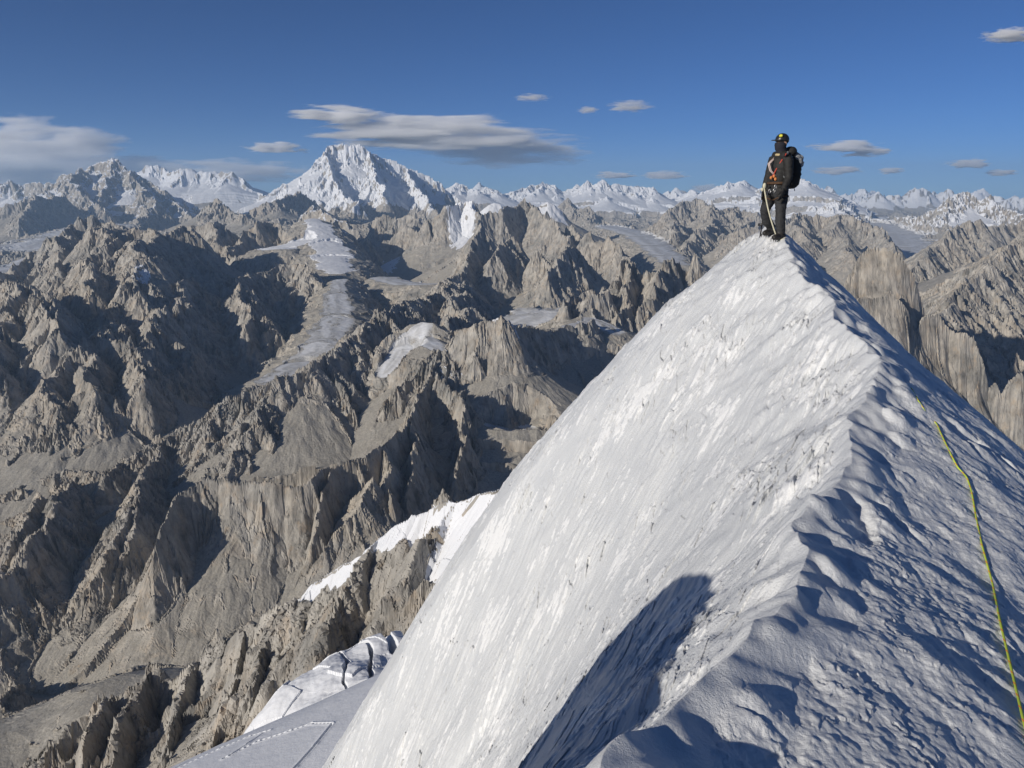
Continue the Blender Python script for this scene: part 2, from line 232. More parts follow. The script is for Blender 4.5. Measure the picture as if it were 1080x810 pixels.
# valley glaciers: (photo x, photo y, forward km, half width m) along the flow
GLACIER = [
 [(358,296,7.0,80),(356,312,6.4,110),(352,338,5.75,145),(342,366,5.1,160),(312,388,4.75,140),(284,402,4.45,90)],
 [(-60,262,13.5,900),(0,262,13,800),(40,262,13,650),(75,248,15,600),(110,238,18,600)],[(-60,284,11,500),(0,285,11,420),(30,278,11.6,350),(60,268,12.4,300)],
 [(712,278,11.4,200),(700,268,12.5,260),(690,258,14,300),(676,249,16,330),(658,243,18.5,380),(640,239,21.5,420)],
 [(985,286,11.5,180),(970,274,13,330),(958,260,15.5,480),(944,246,19,650),(925,237,22,650)],
 [(610,332,5.6,120),(585,330,5.7,240),(560,334,5.6,260),(540,345,5.4,200)],
 [1.1,(462,372,3.9,50),(440,352,4.25,85),(425,372,4.15,80),(408,392,4.0,60)],
 [2.,(330,232,10.8,110),(338,242,10.2,180),(345,258,9.6,200),(352,272,8.9,210),(356,286,7.9,170)],
 [2.,(300,262,9.5,160),(292,262,9.6,220),(318,256,9.8,180)],
 [(455,300,6.9,120),(430,300,7.4,170),(405,294,7.8,160)],
 [(600,345,4.6,60),(625,338,4.9,90),(650,350,4.7,80)],
 [(560,452,3.55,60),(540,456,3.5,80),(520,452,3.5,60)],
]
GL = [(g[0] if not isinstance(g[0], tuple) else 1., [(*at(a, b, c * 1000), w) for a, b, c, w in (g if isinstance(g[0], tuple) else g[1:])]) for g in GLACIER]
# ------------------------------------------------------------------ segments from ridges, with jagged crests and side spurs
rng = np.random.default_rng(11)
def jagged(P, step, lat, ver, spike=0):
    P = [np.array(p) for p in P]; out = [P[0]]
    for a, b in zip(P[:-1], P[1:]):
        L = np.linalg.norm((b - a)[:2]); n = max(1, int(2 ** round(math.log2(max(1, L / step)))))
        pts = [a, b]; sc = 1.0
        while len(pts) - 1 < n:
            q = []
            for u, w in zip(pts[:-1], pts[1:]):
                l = np.linalg.norm((w - u)[:2]); m = (u + w) / 2
                d = (w - u)[:2]; d = np.array((-d[1], d[0])) / max(l, 1e-6)
                m[:2] += d * rng.normal() * lat * l; m[2] += rng.normal() * ver * l
                q += [u, m]
            pts = q + [pts[-1]]
        out += pts[1:]
    for p in out[1:-1]:
        if rng.random() < .5: p[2] += abs(rng.normal()) * spike * step * .75
    return out
SEG = []
def floor_at(x, y):
    pr = np.hypot(FP[:, 0], FP[:, 1]) + 50; rr = math.hypot(x, y) + 50
    w = 1 / (((x - FP[:, 0]) ** 2 + (y - FP[:, 1]) ** 2) / (rr * pr) + 3e-4) ** 2
    return float((w * FP[:, 2]).sum() / w.sum()) - 220
def add_poly(P, s, D, t, rid, lev):
    for a, b in zip(P[:-1], P[1:]): SEG.append((a[0], a[1], a[2], b[0], b[1], b[2], s, D, t, rid, lev))
def spurs(J, r, i, lev, dist):
    """side ribs that leave a crest J and run down to the valley floor, each with ribs of its own"""
    minh = (.016 if dist < 14000 else .008) * dist; d0 = None; since = [0, 0]; nxt = [rng.uniform(.2, .9), rng.uniform(.2, .9)]
    for k in range(1, len(J) - 1):
        seg = np.linalg.norm((J[k] - J[k - 1])[:2]); d = (J[k + 1] - J[k - 1])[:2]; d = d / (np.linalg.norm(d) + 1e-6)
        for q, side in enumerate((-1, 1)):
            since[q] += seg
            ang = side * ((math.pi / 2 if lev == 0 else 1.0) + rng.normal() * .3)
            v = np.array((d[0] * math.cos(ang) - d[1] * math.sin(ang), d[0] * math.sin(ang) + d[1] * math.cos(ang)))
            h = J[k][2] - floor_at(J[k][0], J[k][1]); h = J[k][2] - floor_at(*(J[k][:2] + v * max(h, 100) * 1.2))
            if lev: h *= .55
            h = min(h, r['hmax'] if lev == 0 else 350)
            if h < minh or since[q] < nxt[q] * max(h, 3 * minh) * r['gap']: continue
            since[q] = 0; nxt[q] = rng.uniform(.65, 1.4)
            sl = r['rib'] * rng.uniform(.85, 1.2); L = h / sl * rng.uniform(.75, 1.1)
            bend = rng.normal() * .35; Q = []; n = 5
            for m in range(n + 1):
                f = m / n; a_ = bend * f; w = np.array((v[0] * math.cos(a_) - v[1] * math.sin(a_), v[0] * math.sin(a_) + v[1] * math.cos(a_)))
                z = J[k][2] - h * (1.25 * f - .25 * f * f) * L * sl / h
                Q.append(np.array((*(J[k][:2] + w * L * f), z)))
            step = max(6, r['sub'] * max(dist, 300))
            Q = jagged(Q, step * 1.3, .16, .05 * r['jag'], .35 * r['jag'])
            add_poly(Q, r['s'] * 1.05, max(40, min(r['D'], h * .6)), r['t'], i, lev + 1)
            if lev < r['depth']: spurs(Q, r, i, lev + 1, dist)
def build_segments():
    global rng
    for i, r in enumerate(RID):
        rng = np.random.default_rng(int(abs(r['P'][0][0] * 7 + r['P'][-1][1] * 3)) + len(r['P']) * 101)
        P = r['P']; dist = np.mean([np.hypot(p[0], p[1]) for p in P]); step = max(6, r['sub'] * max(dist, 300))
        J = jagged(P, step, .10 * r['jag'], .045 * r['jag'], .55 * r['jag']); add_poly(J, r['s'], r['D'], r['t'], i, 0)
        if r['spur'] > 0: spurs(J, r, i, 0, dist)
build_segments()
FLZ = {(q[9], round((q[0] + q[3]) / 2), round((q[1] + q[4]) / 2)): floor_at((q[0] + q[3]) / 2, (q[1] + q[4]) / 2) - 90 for q in SEG}
SEG.sort(key=lambda s: s[9])
print('segments', len(SEG), round(time.time() - T0, 1))

# flat-ish snow patches (three world points define the plane; rim gives where it rolls over)
def smax(a, b, k):
    h = np.clip(.5 + .5 * (a - b) / k, 0, 1); return b + (a - b) * h + k * h * (1 - h)

def n_of(p3):
    a, b, c = p3; n = np.cross(b - a, c - a); return n / n[2]
def hit_plane(p, n, px, py):
    d = ray(px, py); t = (n @ p) / (n @ d); return (d[0] * t, d[1] * t)
def drift_mask(X, Y, lst, soft_=1.0):
    s = np.zeros(X.shape, F32)
    for px, py, Yk, ra, rb, lim in lst:
        c = at(px, py, Yk * 1000); e = np.array(c[:2]) / np.hypot(c[0], c[1])
        u = (X - F32(c[0])) * F32(e[0]) + (Y - F32(c[1])) * F32(e[1]); v = (X - F32(c[0])) * F32(-e[1]) + (Y - F32(c[1])) * F32(e[0])
        s = np.maximum(s, sstep(1.6, .6, (u / (ra * 1000)) ** 2 + (v / (rb * 1000)) ** 2))
    return s
TRACKS = [(1, [(192,807),(233,788),(262,776),(284,770)]), (1, [(236,800),(272,782),(305,771),(328,763),(350,763)]), (0, [(350,764),(333,785),(311,809),(300,822)]), (0, [(183,809),(210,791),(233,777)]), (0, [(243,797),(262,784),(279,772)])]
def heights(r, az, wrap=False):
    """terrain heights and attributes on the polar patch r (metres) x az (radians, clockwise from +Y)"""
    Rg, Ag = np.meshgrid(r.astype(F32), az.astype(F32), indexing='ij')
    X = Rg * np.sin(Ag); Y = Rg * np.cos(Ag)
    # floor by inverse-distance weighting in a log-distance metric
    def fl(x, y):
        num = np.zeros(x.shape, F32); den = np.zeros(x.shape, F32); rr = np.hypot(x, y) + 50
        for p in FP:
            pr = math.hypot(p[0], p[1]) + 50
            d2 = ((x - F32(p[0])) ** 2 + (y - F32(p[1])) ** 2) / (rr * F32(pr))
            w = 1 / (d2 + F32(3e-4)) ** 2; num += w * F32(p[2]); den += w
        return num / den
    H = par(fl, X, Y); ID = np.full(H.shape, -1, np.int16)
    keep = F32(0)
    far = sstep(1500, 9000, Rg)
    H += (fbm(X / 1300, Y / 1300, 4, 5, True) * (F32(40) + F32(120) * far) - F32(230) - F32(120) * far) * (1 - keep)
    # domain warp
    wl = (Rg * F32(.02)).clip(8, 300)
    wx = X + noise(X / 260, Y / 260, 21) * 34 * (Rg / (Rg + 900)) + noise(X / 70, Y / 70, 22) * 9 * (Rg / (Rg + 400))
    wy = Y + noise(X / 260, Y / 260, 23) * 34 * (Rg / (Rg + 900)) + noise(X / 70, Y / 70, 24) * 9 * (Rg / (Rg + 400))
    naz = len(az)
    def one(sg):
        ax, ay, az_, bx, by, bz, s, D, t, rid, lev = sg
        cx, cy = (ax + bx) / 2, (ay + by) / 2; L = math.hypot(bx - ax, by - ay)
        top = max(az_, bz); cr = math.hypot(cx, cy)
        drop_ = top - FLZ[(rid, round(cx), round(cy))] - D * (1 - math.exp(-s * 1.2))
        reach = max(60., min(drop_ / t * 1.08 + 60, 3600 + .12 * cr if lev == 0 else 1500 + .03 * cr if lev == 1 else 500 + .02 * cr)) + L
        if rid >= OWN0: reach = 2400
        i0, i1 = np.searchsorted(r, cr - reach), np.searchsorted(r, cr + reach)
        if i1 - i0 < 1: return None
        if reach < cr * .95:
            da = math.asin(reach / cr); ca = math.atan2(cx, cy)
            j0, j1 = np.searchsorted(az, ca - da), np.searchsorted(az, ca + da)
        else: j0, j1 = 0, naz
        if j1 - j0 < 1: return None
        sl = (slice(i0, i1), slice(j0, j1))
        x = wx[sl] - F32(ax); y = wy[sl] - F32(ay)
        ux, uy = bx - ax, by - ay
        tt = np.clip((x * F32(ux) + y * F32(uy)) * F32(1 / max(L * L, 1e-6)), 0, 1)
        d = np.hypot(x - tt * F32(ux), y - tt * F32(uy))
        h = F32(az_) + tt * F32(bz - az_) - (F32(D) * (1 - np.exp(d * F32(-s / D))) + F32(t) * d)
        return sl, h, rid
    def band(lo, hi):          # each thread owns a band of rows
        pass
    for sg in SEG:
        o = one(sg)
        if o is None: continue
        sl, h, rid = o
        Hs = H[sl]; m = h > Hs; Hs[m] = h[m]; ID[sl][m] = rid
    print(' segs done', H.shape, round(time.time() - T0, 1))
    ICE = np.zeros(H.shape, F32); BAND = np.zeros(H.shape, F32)
    nd = noise(X / 420, Y / 420, 65) * F32(.35) + noise(X / 180, Y / 180, 66) * F32(.28) + noise(X / 60, Y / 60, 67) * F32(.14)
    for white, g in GL:
        for (ax, ay, az_, aw), (bx, by, bz, bw) in zip(g[:-1], g[1:]):
            L2 = (bx - ax) ** 2 + (by - ay) ** 2 + 1e-6; cx, cy = (ax + bx) / 2, (ay + by) / 2; cr = math.hypot(cx, cy); reach = math.sqrt(L2) / 2 + 6 * max(aw, bw)
            i0, i1 = np.searchsorted(r, cr - reach), np.searchsorted(r, cr + reach)
            da = math.asin(min(1, reach / cr)); ca = math.atan2(cx, cy); j0, j1 = np.searchsorted(az, ca - da), np.searchsorted(az, ca + da)
            if i1 <= i0 or j1 <= j0: continue
            sl = (slice(i0, i1), slice(j0, j1)); x = wx[sl] - F32(ax); y = wy[sl] - F32(ay)
            tu = (x * F32(bx - ax) + y * F32(by - ay)) * F32(1 / L2); t = np.clip(tu, 0, 1)
            d = np.hypot(x - t * F32(bx - ax), y - t * F32(by - ay)); w = F32(aw) + t * F32(bw - aw); q = d / w + nd[sl]
            zs = F32(az_) + np.clip(tu, -.6, 1.6) * F32(bz - az_) + w * F32(.05) * (1 - q * q).clip(-4, 1)
            Hs = H[sl]; up = zs + np.maximum(q - F32(.8), 0) * w * F32(.85)           # valley sides may not rise steeper than this from the ice
            f = sstep(2.4, 1.2, q); Hn = np.minimum(Hs, Hs + (up - Hs) * f)
            Hn = np.maximum(Hn, zs - np.maximum(q - F32(.9), 0) * w * F32(.30) - np.maximum(q - F32(1.9), 0) ** 2 * w * F32(.55))
            H[sl] = Hn; ICE[sl] = np.maximum(ICE[sl], sstep(1.08, .85, q) * F32(min(white, 1))); sgn = np.sign(x * F32(by - ay) - y * F32(bx - ax)); m_ = q < 1.3; BAND[sl][m_] = (np.sin(q * sgn * F32(7.5) + nd[sl] * 5) * F32(.16) + F32(.22) * sstep(1.0, .45, q) + F32(.7 * max(0, white - 1)))[m_]
    # extra patches: lower snowfield and the broken ice beyond it
    PATCH = np.zeros(H.shape, np.int8)
    def patch(code, p3, p1, p2, side, roll, k=2.5):
        nonlocal H
        a, b, c = [np.array(p) for p in p3]; n = np.cross(b - a, c - a); n /= n[2]
        z = F32(a[2]) - F32(n[0]) * (X - F32(a[0])) - F32(n[1]) * (Y - F32(a[1]))
        e = np.array(p2[:2]) - np.array(p1[:2]); e = e / np.linalg.norm(e); nn = np.array((-e[1], e[0])) * side
        d = (X - F32(p1[0])) * F32(nn[0]) + (Y - F32(p1[1])) * F32(nn[1])
        return z, d
    s1, s2, s3 = at(425, 692, 225), at(160, 811, 190), at(360, 830, 150)
    z, d = patch(1, (s1, s2, s3), s1, s2, -1, 0)
    z = z + noise(X / 40, Y / 40, 61) * F32(.5) - F32(.012) * np.maximum(d + 14, 0) ** 2 * (d > -14)
    for dots, path in TRACKS:
        pl = [hit_plane(s1, n_of((s1, s2, s3)), *q) for q in path]; run = 0.
        for (ax, ay), (bx, by) in zip(pl[:-1], pl[1:]):
            L = math.hypot(bx - ax, by - ay); x = X - F32(ax); y = Y - F32(ay); t = np.clip((x * F32(bx - ax) + y * F32(by - ay)) * F32(1 / L ** 2), 0, 1)
            sd = ((bx - ax) * y - (by - ay) * x) / L; dd = np.hypot(x - t * F32(bx - ax), y - t * F32(by - ay))
            amp = np.exp(-(dd / .33) ** 2) * (F32(.55) if not dots else (F32(.45) * (.5 + .5 * np.sin((t * L + run) * F32(6.28 / 1.5)))))
            z = z - amp + F32(.35) * np.exp(-(dd / .8) ** 2) * (1 - np.exp(-(dd / .4) ** 2)); run += L
    m = (z > H) & (Rg < 420) & (Ag < .3)
    H[m] = z[m]; PATCH[m] = 1; SF['z'] = (s1, s2, s3)
    g1, g2, g3 = at(445, 650, 282), at(292, 716, 245), at(400, 700, 246)
    z, d = patch(2, (g1, g2, g3), g1, g2, -1, 0)
    e = (X - F32(g1[0])) * F32((g2 - g1)[0]) + (Y - F32(g1[1])) * F32((g2 - g1)[1]); e /= F32(((g2 - g1)[:2] ** 2).sum())     # 0..1 along the rim
    z = z + noise(X / 16, Y / 16, 62) * F32(2.4) + noise(X / 6, Y / 6, 63) * F32(.5) + (worley(X / 14, Y / 9, 81)[1] - F32(.5)) * F32(1.4) + noise(X / 2, Y / 2, 82) * F32(.18) - F32(.05) * np.maximum(d + 5, 0) ** 2 * (d > -5) - F32(.02) * np.maximum((e - .75) * 60, 0) ** 2
    for e0, wd, dp in ((.30, .035, 9), (.47, .012, 6), (.62, .010, 4), (.06, .09, 12)):
        ee = e + noise(X / 22, Y / 22, 64) * F32(.07) + noise(X / 6, Y / 6, 83) * F32(.02) + F32(.004) * d
        z = z - F32(dp) * np.exp(-((ee - e0) / wd) ** 6)
    m = (z > H) & (e > -.25) & (e < 1.25) & (d > -60) & (Rg > 240)
    H[m] = z[m]; PATCH[m] = 2
    # ---- slope-directed furrows, coarse to fine
    dr = np.gradient(r).astype(F32)[:, None]; da = np.gradient(az).astype(F32)[None, :]
    sx0, cx0 = np.sin(Ag), np.cos(Ag)
    def grad(h):
        gr = np.gradient(h, r.astype(F32), axis=0).astype(F32); ga = np.gradient(h, az.astype(F32), axis=1).astype(F32) / Rg
        return gr * sx0 + ga * cx0, gr * cx0 - ga * sx0
    rock = (PATCH == 0)
    rockf = rock.astype(F32) * (1 - F32(.85) * drift_mask(X, Y, RAWDRIFT))
    soft = np.zeros(H.shape, F32)
    for i, rr_ in enumerate(RID):
        if rr_['name'] == 'own_mountain': soft[ID == i] = .35
        if rr_['name'] in ('snow_dome', 'left_dome'): soft[ID == i] = .8
        if rr_['name'] in ('dome_tower', 'right_towers'): soft[ID == i] = .45
        if rr_['name'] in ('cliff', 'snow_cap_buttress'): soft[ID == i] = .35
    for k, (lam, amp) in enumerate(((700, .20), (330, .22), (150, .25), (70, .23), (33, .17), (15, .10))):
        gx, gy = grad(H); g = np.hypot(gx, gy) + F32(1e-4)
        spacing = np.maximum(Rg * da, dr * .6)
        fade = sstep(1.6, 3.5, F32(lam) / spacing) * sstep(.015, .05, F32(lam) / Rg * 0 + .05) * sstep(.36, .20, F32(lam) / Rg)
        if not (fade > 0).any(): continue
        m = sstep(.42, 1.0, g) * np.minimum(g, 1.3)
        st = stripes(X, Y, -gy / g, gx / g, 1 / lam, 100 + k)
        m = m * (1 - ICE); mod = F32(.65) + F32(.5) * noise(X / (lam * 3), Y / (lam * 3), 130 + k)
        H += F32(amp * lam * (.16 if lam > 200 else .22)) * (1 + F32(1.6) * sstep(12000, 20000, Rg)) * (1 - 2 * np.abs(st)) * m * fade * mod * rockf * (1 - soft * F32(.9))
    gx, gy = grad(H); g = np.hypot(gx, gy) + F32(1e-4)
    for k, (lam, amp) in enumerate(((110, .018), (38, .02), (14, .02))):
        fade = sstep(1.6, 3.5, F32(lam) / np.maximum(Rg * da, dr * .6)) * sstep(.3, .15, F32(lam) / Rg) * sstep(.25, .45, g) * sstep(1.0, .7, g) * rockf * (1 - ICE)
        H += F32(amp * lam) * (1 - 2 * np.abs(stripes(X, Y, -gy / g, gx / g, 1 / lam, 170 + k))) * fade
    print(' furrows', round(time.time() - T0, 1))
    # ---- broken rock: block steps and fine roughness
    gx, gy = grad(H); g = np.hypot(gx, gy)
    for k, lam in enumerate((60, 24, 9, 3.5)):
        spacing = np.maximum(Rg * da, dr * .6); fade = sstep(1.2, 3, F32(lam) / spacing) * sstep(.2, .1, F32(lam) / Rg)
        if not (fade > 0).any(): continue
        w1, cell = worley(X / lam + noise(X / lam, Y / lam, 40) * .3, Y / lam, 50 + k)
        H += F32(lam * .2) * (cell - F32(.5)) * fade * sstep(.6, 1.3, g) * np.minimum(g, 2) * rockf * (1 - soft)
        if lam < 10: H += F32(lam * .16) * np.maximum(0, cell - F32(.75)) * 4 * (F32(.5) - w1).clip(0) * fade * sstep(.95, .5, g) * rockf * (1 - soft)
    H += ICE * (noise(X / 45, Y / 14, 68) * F32(1.5) + noise(X / 20, Y / 9, 69) * F32(.8))
    gx, gy = grad(H); g = np.hypot(gx, gy); il = 1 / np.sqrt(1 + g * g)
    push = np.zeros(H.shape, F32)
    for k, lam in enumerate((110, 46, 20, 9, 4, 2)):
        spacing = np.maximum(Rg * da, dr * .8); fade = sstep(1.3, 3, F32(lam) / spacing) * sstep(.10, .05, F32(lam) / Rg)
        if not (fade > 0).any(): continue
        n = noise3(X / lam, Y / lam, H / (lam * F32(2.6)), 150 + k); n = np.where(k % 2 == 0, n, 1 - 2 * np.abs(n))
        push += F32(lam * (.04 if lam > 60 else .09)) * n * fade
    mk = sstep(.55, 1.15, g) * rockf * (1 - soft) * (1 - ICE.clip(0, 1))
    push *= mk; X = X - gx * il * push; Y = Y - gy * il * push; H = H + il * push
    return X, Y, H, ID, PATCH, g, ICE, BAND
SF = {}
OWN0 = min(i for i, q in enumerate(RID) if q['name'] == 'own_mountain')

# ------------------------------------------------------------------ snow cover per vertex
def snow_cover(X, Y, H, ID, PATCH, g, ICE, BAND, r, az):
    n1 = fbm(X / 420, Y / 420, 4, 71); n2 = fbm(X / 60, Y / 60, 3, 75); n3 = fbm(X / 170, Y / 170, 3, 78)
    sl = np.array([q['snow'] for q in RID] + [9999], F32)[ID]; ss = np.array([q['sslope'] for q in RID] + [.9], F32)[ID]
    Rg = np.hypot(X, Y)
    far = sstep(3000, 16000, Rg)
    s = sstep(-120, 160, H - sl + n1 * 160 * (.3 + far)) * sstep(.16, -.10, g - ss - n1 * F32(.30) - np.where(Rg > 12000, n3, n2) * F32(.22))
    s = np.where(PATCH > 0, 1, s).astype(F32)
    s = np.maximum(s, ICE * (F32(.56) + BAND * F32(.6) + n2 * F32(.14) + n1 * F32(.1) + F32(.1) * far))
    # glaciers on the valley floors and named drifts, each an ellipse on the ground: (photo x, y, km, radius along view km, radius across km)
    for px, py, Yk, ra, rb, lim in [(a, b, km(c), d, e, f) for a, b, c, d, e, f in DRIFT] + RAWDRIFT:
        c = at(px, py, Yk * 1000); e = np.array(c[:2]) / np.hypot(c[0], c[1])
        u = (X - F32(c[0])) * F32(e[0]) + (Y - F32(c[1])) * F32(e[1]); v = (X - F32(c[0])) * F32(-e[1]) + (Y - F32(c[1])) * F32(e[0])
        q = (u / (ra * 1000)) ** 2 + (v / (rb * 1000)) ** 2
        s = np.maximum(s, sstep(1.15, .85, q + n2 * F32(.45) + n1 * F32(.15) + noise(X / 9, Y / 9, 79) * F32(.3)) * sstep(lim + .15, lim - .1, g + n2 * F32(.05)))
    return s
DRIFT = [(530,338,3.65,.06,.10,2.0),(470,386,3.2,.04,.08,1.3),(487,224,8.3,.5,.20,3),(147,283,5.1,.12,.06,1.4),(340,262,7.6,.5,.16,1.2),(330,232,9.6,.5,.2,1.3),(355,290,6.8,.5,.14,1.2),
 (405,265,8.2,.6,.2,.7),(592,232,9,.4,.25,.9),(440,300,6.2,.4,.14,.6),]
RAWDRIFT = [(500,552,.69,.05,.05,1.7),(520,530,.70,.03,.03,2),(488,585,.67,.035,.03,1.4)]
for k in range(26):
    f = k / 25; qx = 515 - 200 * f; qy = float(np.interp(qx, [315,340,360,385,405,425,445,465,481,490,515], [632,612,598,585,567,553,545,537,533,530,520])); RAWDRIFT.append((qx, qy + 3, float(np.interp(qx, [315, 515], [.825, .71])) - .004, .013 + .005 * math.sin(k * 1.7), .014, 2.0 - .4 * math.sin(k * 3.3)))
# ------------------------------------------------------------------ materials
def mat(name):
    m = bpy.data.materials.new(name); m.use_nodes = True; nt = m.node_tree; nt.nodes.clear()
    o = nt.nodes.new('ShaderNodeOutputMaterial'); b = nt.nodes.new('ShaderNodeBsdfPrincipled'); nt.links.new(b.outputs[0], o.inputs[0])
    return m, nt, b
def N(nt, typ, **kw):
    n = nt.nodes.new('ShaderNode' + typ)
    for k, v in kw.items():
        if k in n.inputs.keys(): n.inputs[k].default_value = v
        else: setattr(n, k, v)
    return n
def ramp(nt, fac, stops):
    n = nt.nodes.new('ShaderNodeValToRGB'); nt.links.new(fac, n.inputs[0]); cr = n.color_ramp
    while len(cr.elements) < len(stops): cr.elements.new(.5)
    for e, (p, c) in zip(cr.elements, stops): e.position = p; e.color = (c + (1,)) if len(c) == 3 else c
    return n.outputs[0]
def mixc(nt, f, a, b, mode='MIX'):
    n = nt.nodes.new('ShaderNodeMix'); n.data_type = 'RGBA'; n.blend_type = mode
    for sock, v in ((0, f), (6, a), (7, b)):
        if hasattr(v, 'is_linked'): nt.links.new(v, n.inputs[sock])
        else: n.inputs[sock].default_value = v if not isinstance(v, tuple) else (v + (1,) if len(v) == 3 else v)
    return n.outputs[2]
def math_(nt, op, a, b=None, c=None):
    n = nt.nodes.new('ShaderNodeMath'); n.operation = op
    for i, v in enumerate((a, b, c)):
        if v is None: continue
        if hasattr(v, 'is_linked'): nt.links.new(v, n.inputs[i])
        else: n.inputs[i].default_value = v
    return n.outputs[0]

def rock_material():
    m, nt, b = mat('alpine_rock_and_snow')
    tc = N(nt, 'TexCoord').outputs['Object']; L = nt.links
    def nz(scale, detail=6, rough=.6, sc3=None, w=0):
        n = N(nt, 'TexNoise', Scale=scale, Detail=detail, Roughness=rough)
        if sc3:
            mp = N(nt, 'Mapping'); mp.inputs['Scale'].default_value = sc3; L.new(tc, mp.inputs[0]); L.new(mp.outputs[0], n.inputs['Vector'])
        else: L.new(tc, n.inputs['Vector'])
        return n.outputs[0]
    big = nz(.0011, 5); midn = nz(.012, 8, .65); streak = nz(.02, 8, .68, (1, 1, .45)); fine = nz(.12, 6, .7)
    at_ = N(nt, 'Attribute', attribute_name='snow').outputs['Fac']; asl = N(nt, 'Attribute', attribute_name='slope').outputs['Fac']
    rock = ramp(nt, streak, [(.30, (.16, .152, .138)), (.45, (.31, .295, .267)), (.58, (.43, .408, .366)), (.75, (.53, .495, .435))])
    warm = mixc(nt, ramp(nt, big, [(.42, (0, 0, 0)), (.62, (1, 1, 1))]), rock, (1.0, .94, .86), 'MULTIPLY')
    rock = mixc(nt, .6, rock, warm)
    rock = mixc(nt, math_(nt, 'MULTIPLY', ramp(nt, midn, [(.5, (0, 0, 0)), (.72, (1, 1, 1))]), .45), rock, (.36, .285, .20))
    vo = N(nt, 'TexVoronoi', Scale=.16); L.new(tc, vo.inputs['Vector'])
    scree = ramp(nt, fine, [(.28, (.19, .178, .157)), (.45, (.33, .31, .27)), (.58, (.40, .375, .325)), (.74, (.55, .515, .45))])
    scree = mixc(nt, math_(nt, 'MULTIPLY', ramp(nt, vo.outputs['Distance'], [(.18, (1, 1, 1)), (.34, (0, 0, 0))]), .35), scree, (.52, .49, .44))
    scree = mixc(nt, ramp(nt, midn, [(.4, (0, 0, 0)), (.65, (.5, .5, .5))]), scree, (.29, .265, .22))
    belt = nz(.0042, 7, .62); rock = mixc(nt, ramp(nt, belt, [(.36, (1, 1, 1)), (.5, (0, 0, 0))]), rock, mixc(nt, 1.0, rock, (.66, .68, .70), 'MULTIPLY'))
    tint = nz(.03, 6, .62, (1, 1, .6)); rock = mixc(nt, math_(nt, 'MULTIPLY', ramp(nt, tint, [(.55, (0, 0, 0)), (.7, (1, 1, 1))]), ramp(nt, asl, [(.5, (0, 0, 0)), (1.0, (.4, .4, .4))])), rock, (.50, .37, .24))
    crack = nz(.05, 7, .72, (1, 1, .34)); rock = mixc(nt, ramp(nt, crack, [(.33, (.75, .75, .75)), (.42, (0, 0, 0))]), rock, (.10, .093, .082))
    fs = math_(nt, 'ADD', asl, math_(nt, 'MULTIPLY', math_(nt, 'SUBTRACT', fine, .5), .5))
    col = mixc(nt, ramp(nt, fs, [(.62, (0, 0, 0)), (.95, (1, 1, 1))]), scree, rock)
    sf = math_(nt, 'ADD', at_, math_(nt, 'MULTIPLY', math_(nt, 'SUBTRACT', fine, .5), .5))
    sm = ramp(nt, sf, [(.42, (0, 0, 0)), (.58, (1, 1, 1))])
    snowc = mixc(nt, ramp(nt, midn, [(.35, (0, 0, 0)), (.7, (1, 1, 1))]), (.67, .69, .72), (.79, .80, .82))
    aic = N(nt, 'Attribute', attribute_name='ice').outputs['Fac']
    snowc = mixc(nt, ramp(nt, math_(nt, 'ADD', aic, math_(nt, 'MULTIPLY', math_(nt, 'SUBTRACT', midn, .5), .6)), [(.25, (0, 0, 0)), (.85, (1, 1, 1))]), snowc, (.43, .43, .425))
    col = mixc(nt, sm, col, snowc)
    L.new(col, b.inputs['Base Color']); b.inputs['Roughness'].default_value = .85
    b.inputs['Specular IOR Level'].default_value = .15
    # bump at a few scales
    h1 = math_(nt, 'MULTIPLY', streak, 14.0); h2 = math_(nt, 'MULTIPLY', fine, 2.2)
    hh = math_(nt, 'MULTIPLY', math_(nt, 'ADD', h1, h2), math_(nt, 'SUBTRACT', 1.0, math_(nt, 'MULTIPLY', sm, .85)))
    bp = N(nt, 'Bump', Strength=.55, Distance=1.0); L.new(hh, bp.inputs['Height']); L.new(bp.outputs[0], b.inputs['Normal'])
    return m

# ------------------------------------------------------------------ mesh from grids
def grid_mesh(name, V, faces, m, attrs, smooth=False):
    me = bpy.data.meshes.new(name)
    used = np.zeros(len(V), bool); used[faces.ravel()] = True
    idx = np.cumsum(used) - 1; f = idx[faces].astype(np.int32); v = V[used]
    me.vertices.add(len(v)); me.vertices.foreach_set('co', v.astype(F32).ravel())
    nf, k = f.shape
    me.loops.add(nf * k); me.loops.foreach_set('vertex_index', f.ravel())
    me.polygons.add(nf); me.polygons.foreach_set('loop_start', np.arange(0, nf * k, k, dtype=np.int32))
    try: me.polygons.foreach_set('loop_total', np.full(nf, k, np.int32))
    except Exception: pass
    me.polygons.foreach_set('use_smooth', np.full(nf, smooth, bool))
    for an, av in attrs.items():
        a = me.attributes.new(an, 'FLOAT', 'POINT'); a.data.foreach_set('value', av[used].astype(F32).ravel())
    me.update(); me.materials.append(m)
    o = bpy.data.objects.new(name, me); C.objects.link(o); return o
def quads(nr, na, flip=False):
    i = np.arange(nr * na).reshape(nr, na)
    q = np.stack((i[:-1, :-1], i[1:, :-1], i[1:, 1:], i[:-1, 1:]), -1).reshape(-1, 4)
    return q[:, ::-1] if not flip else q
def tag(o, label, cat=None, group=None, kind=None):
    o['label'] = label
    if cat: o['category'] = cat
    if group: o['group'] = group
    if kind: o['kind'] = kind
    return o

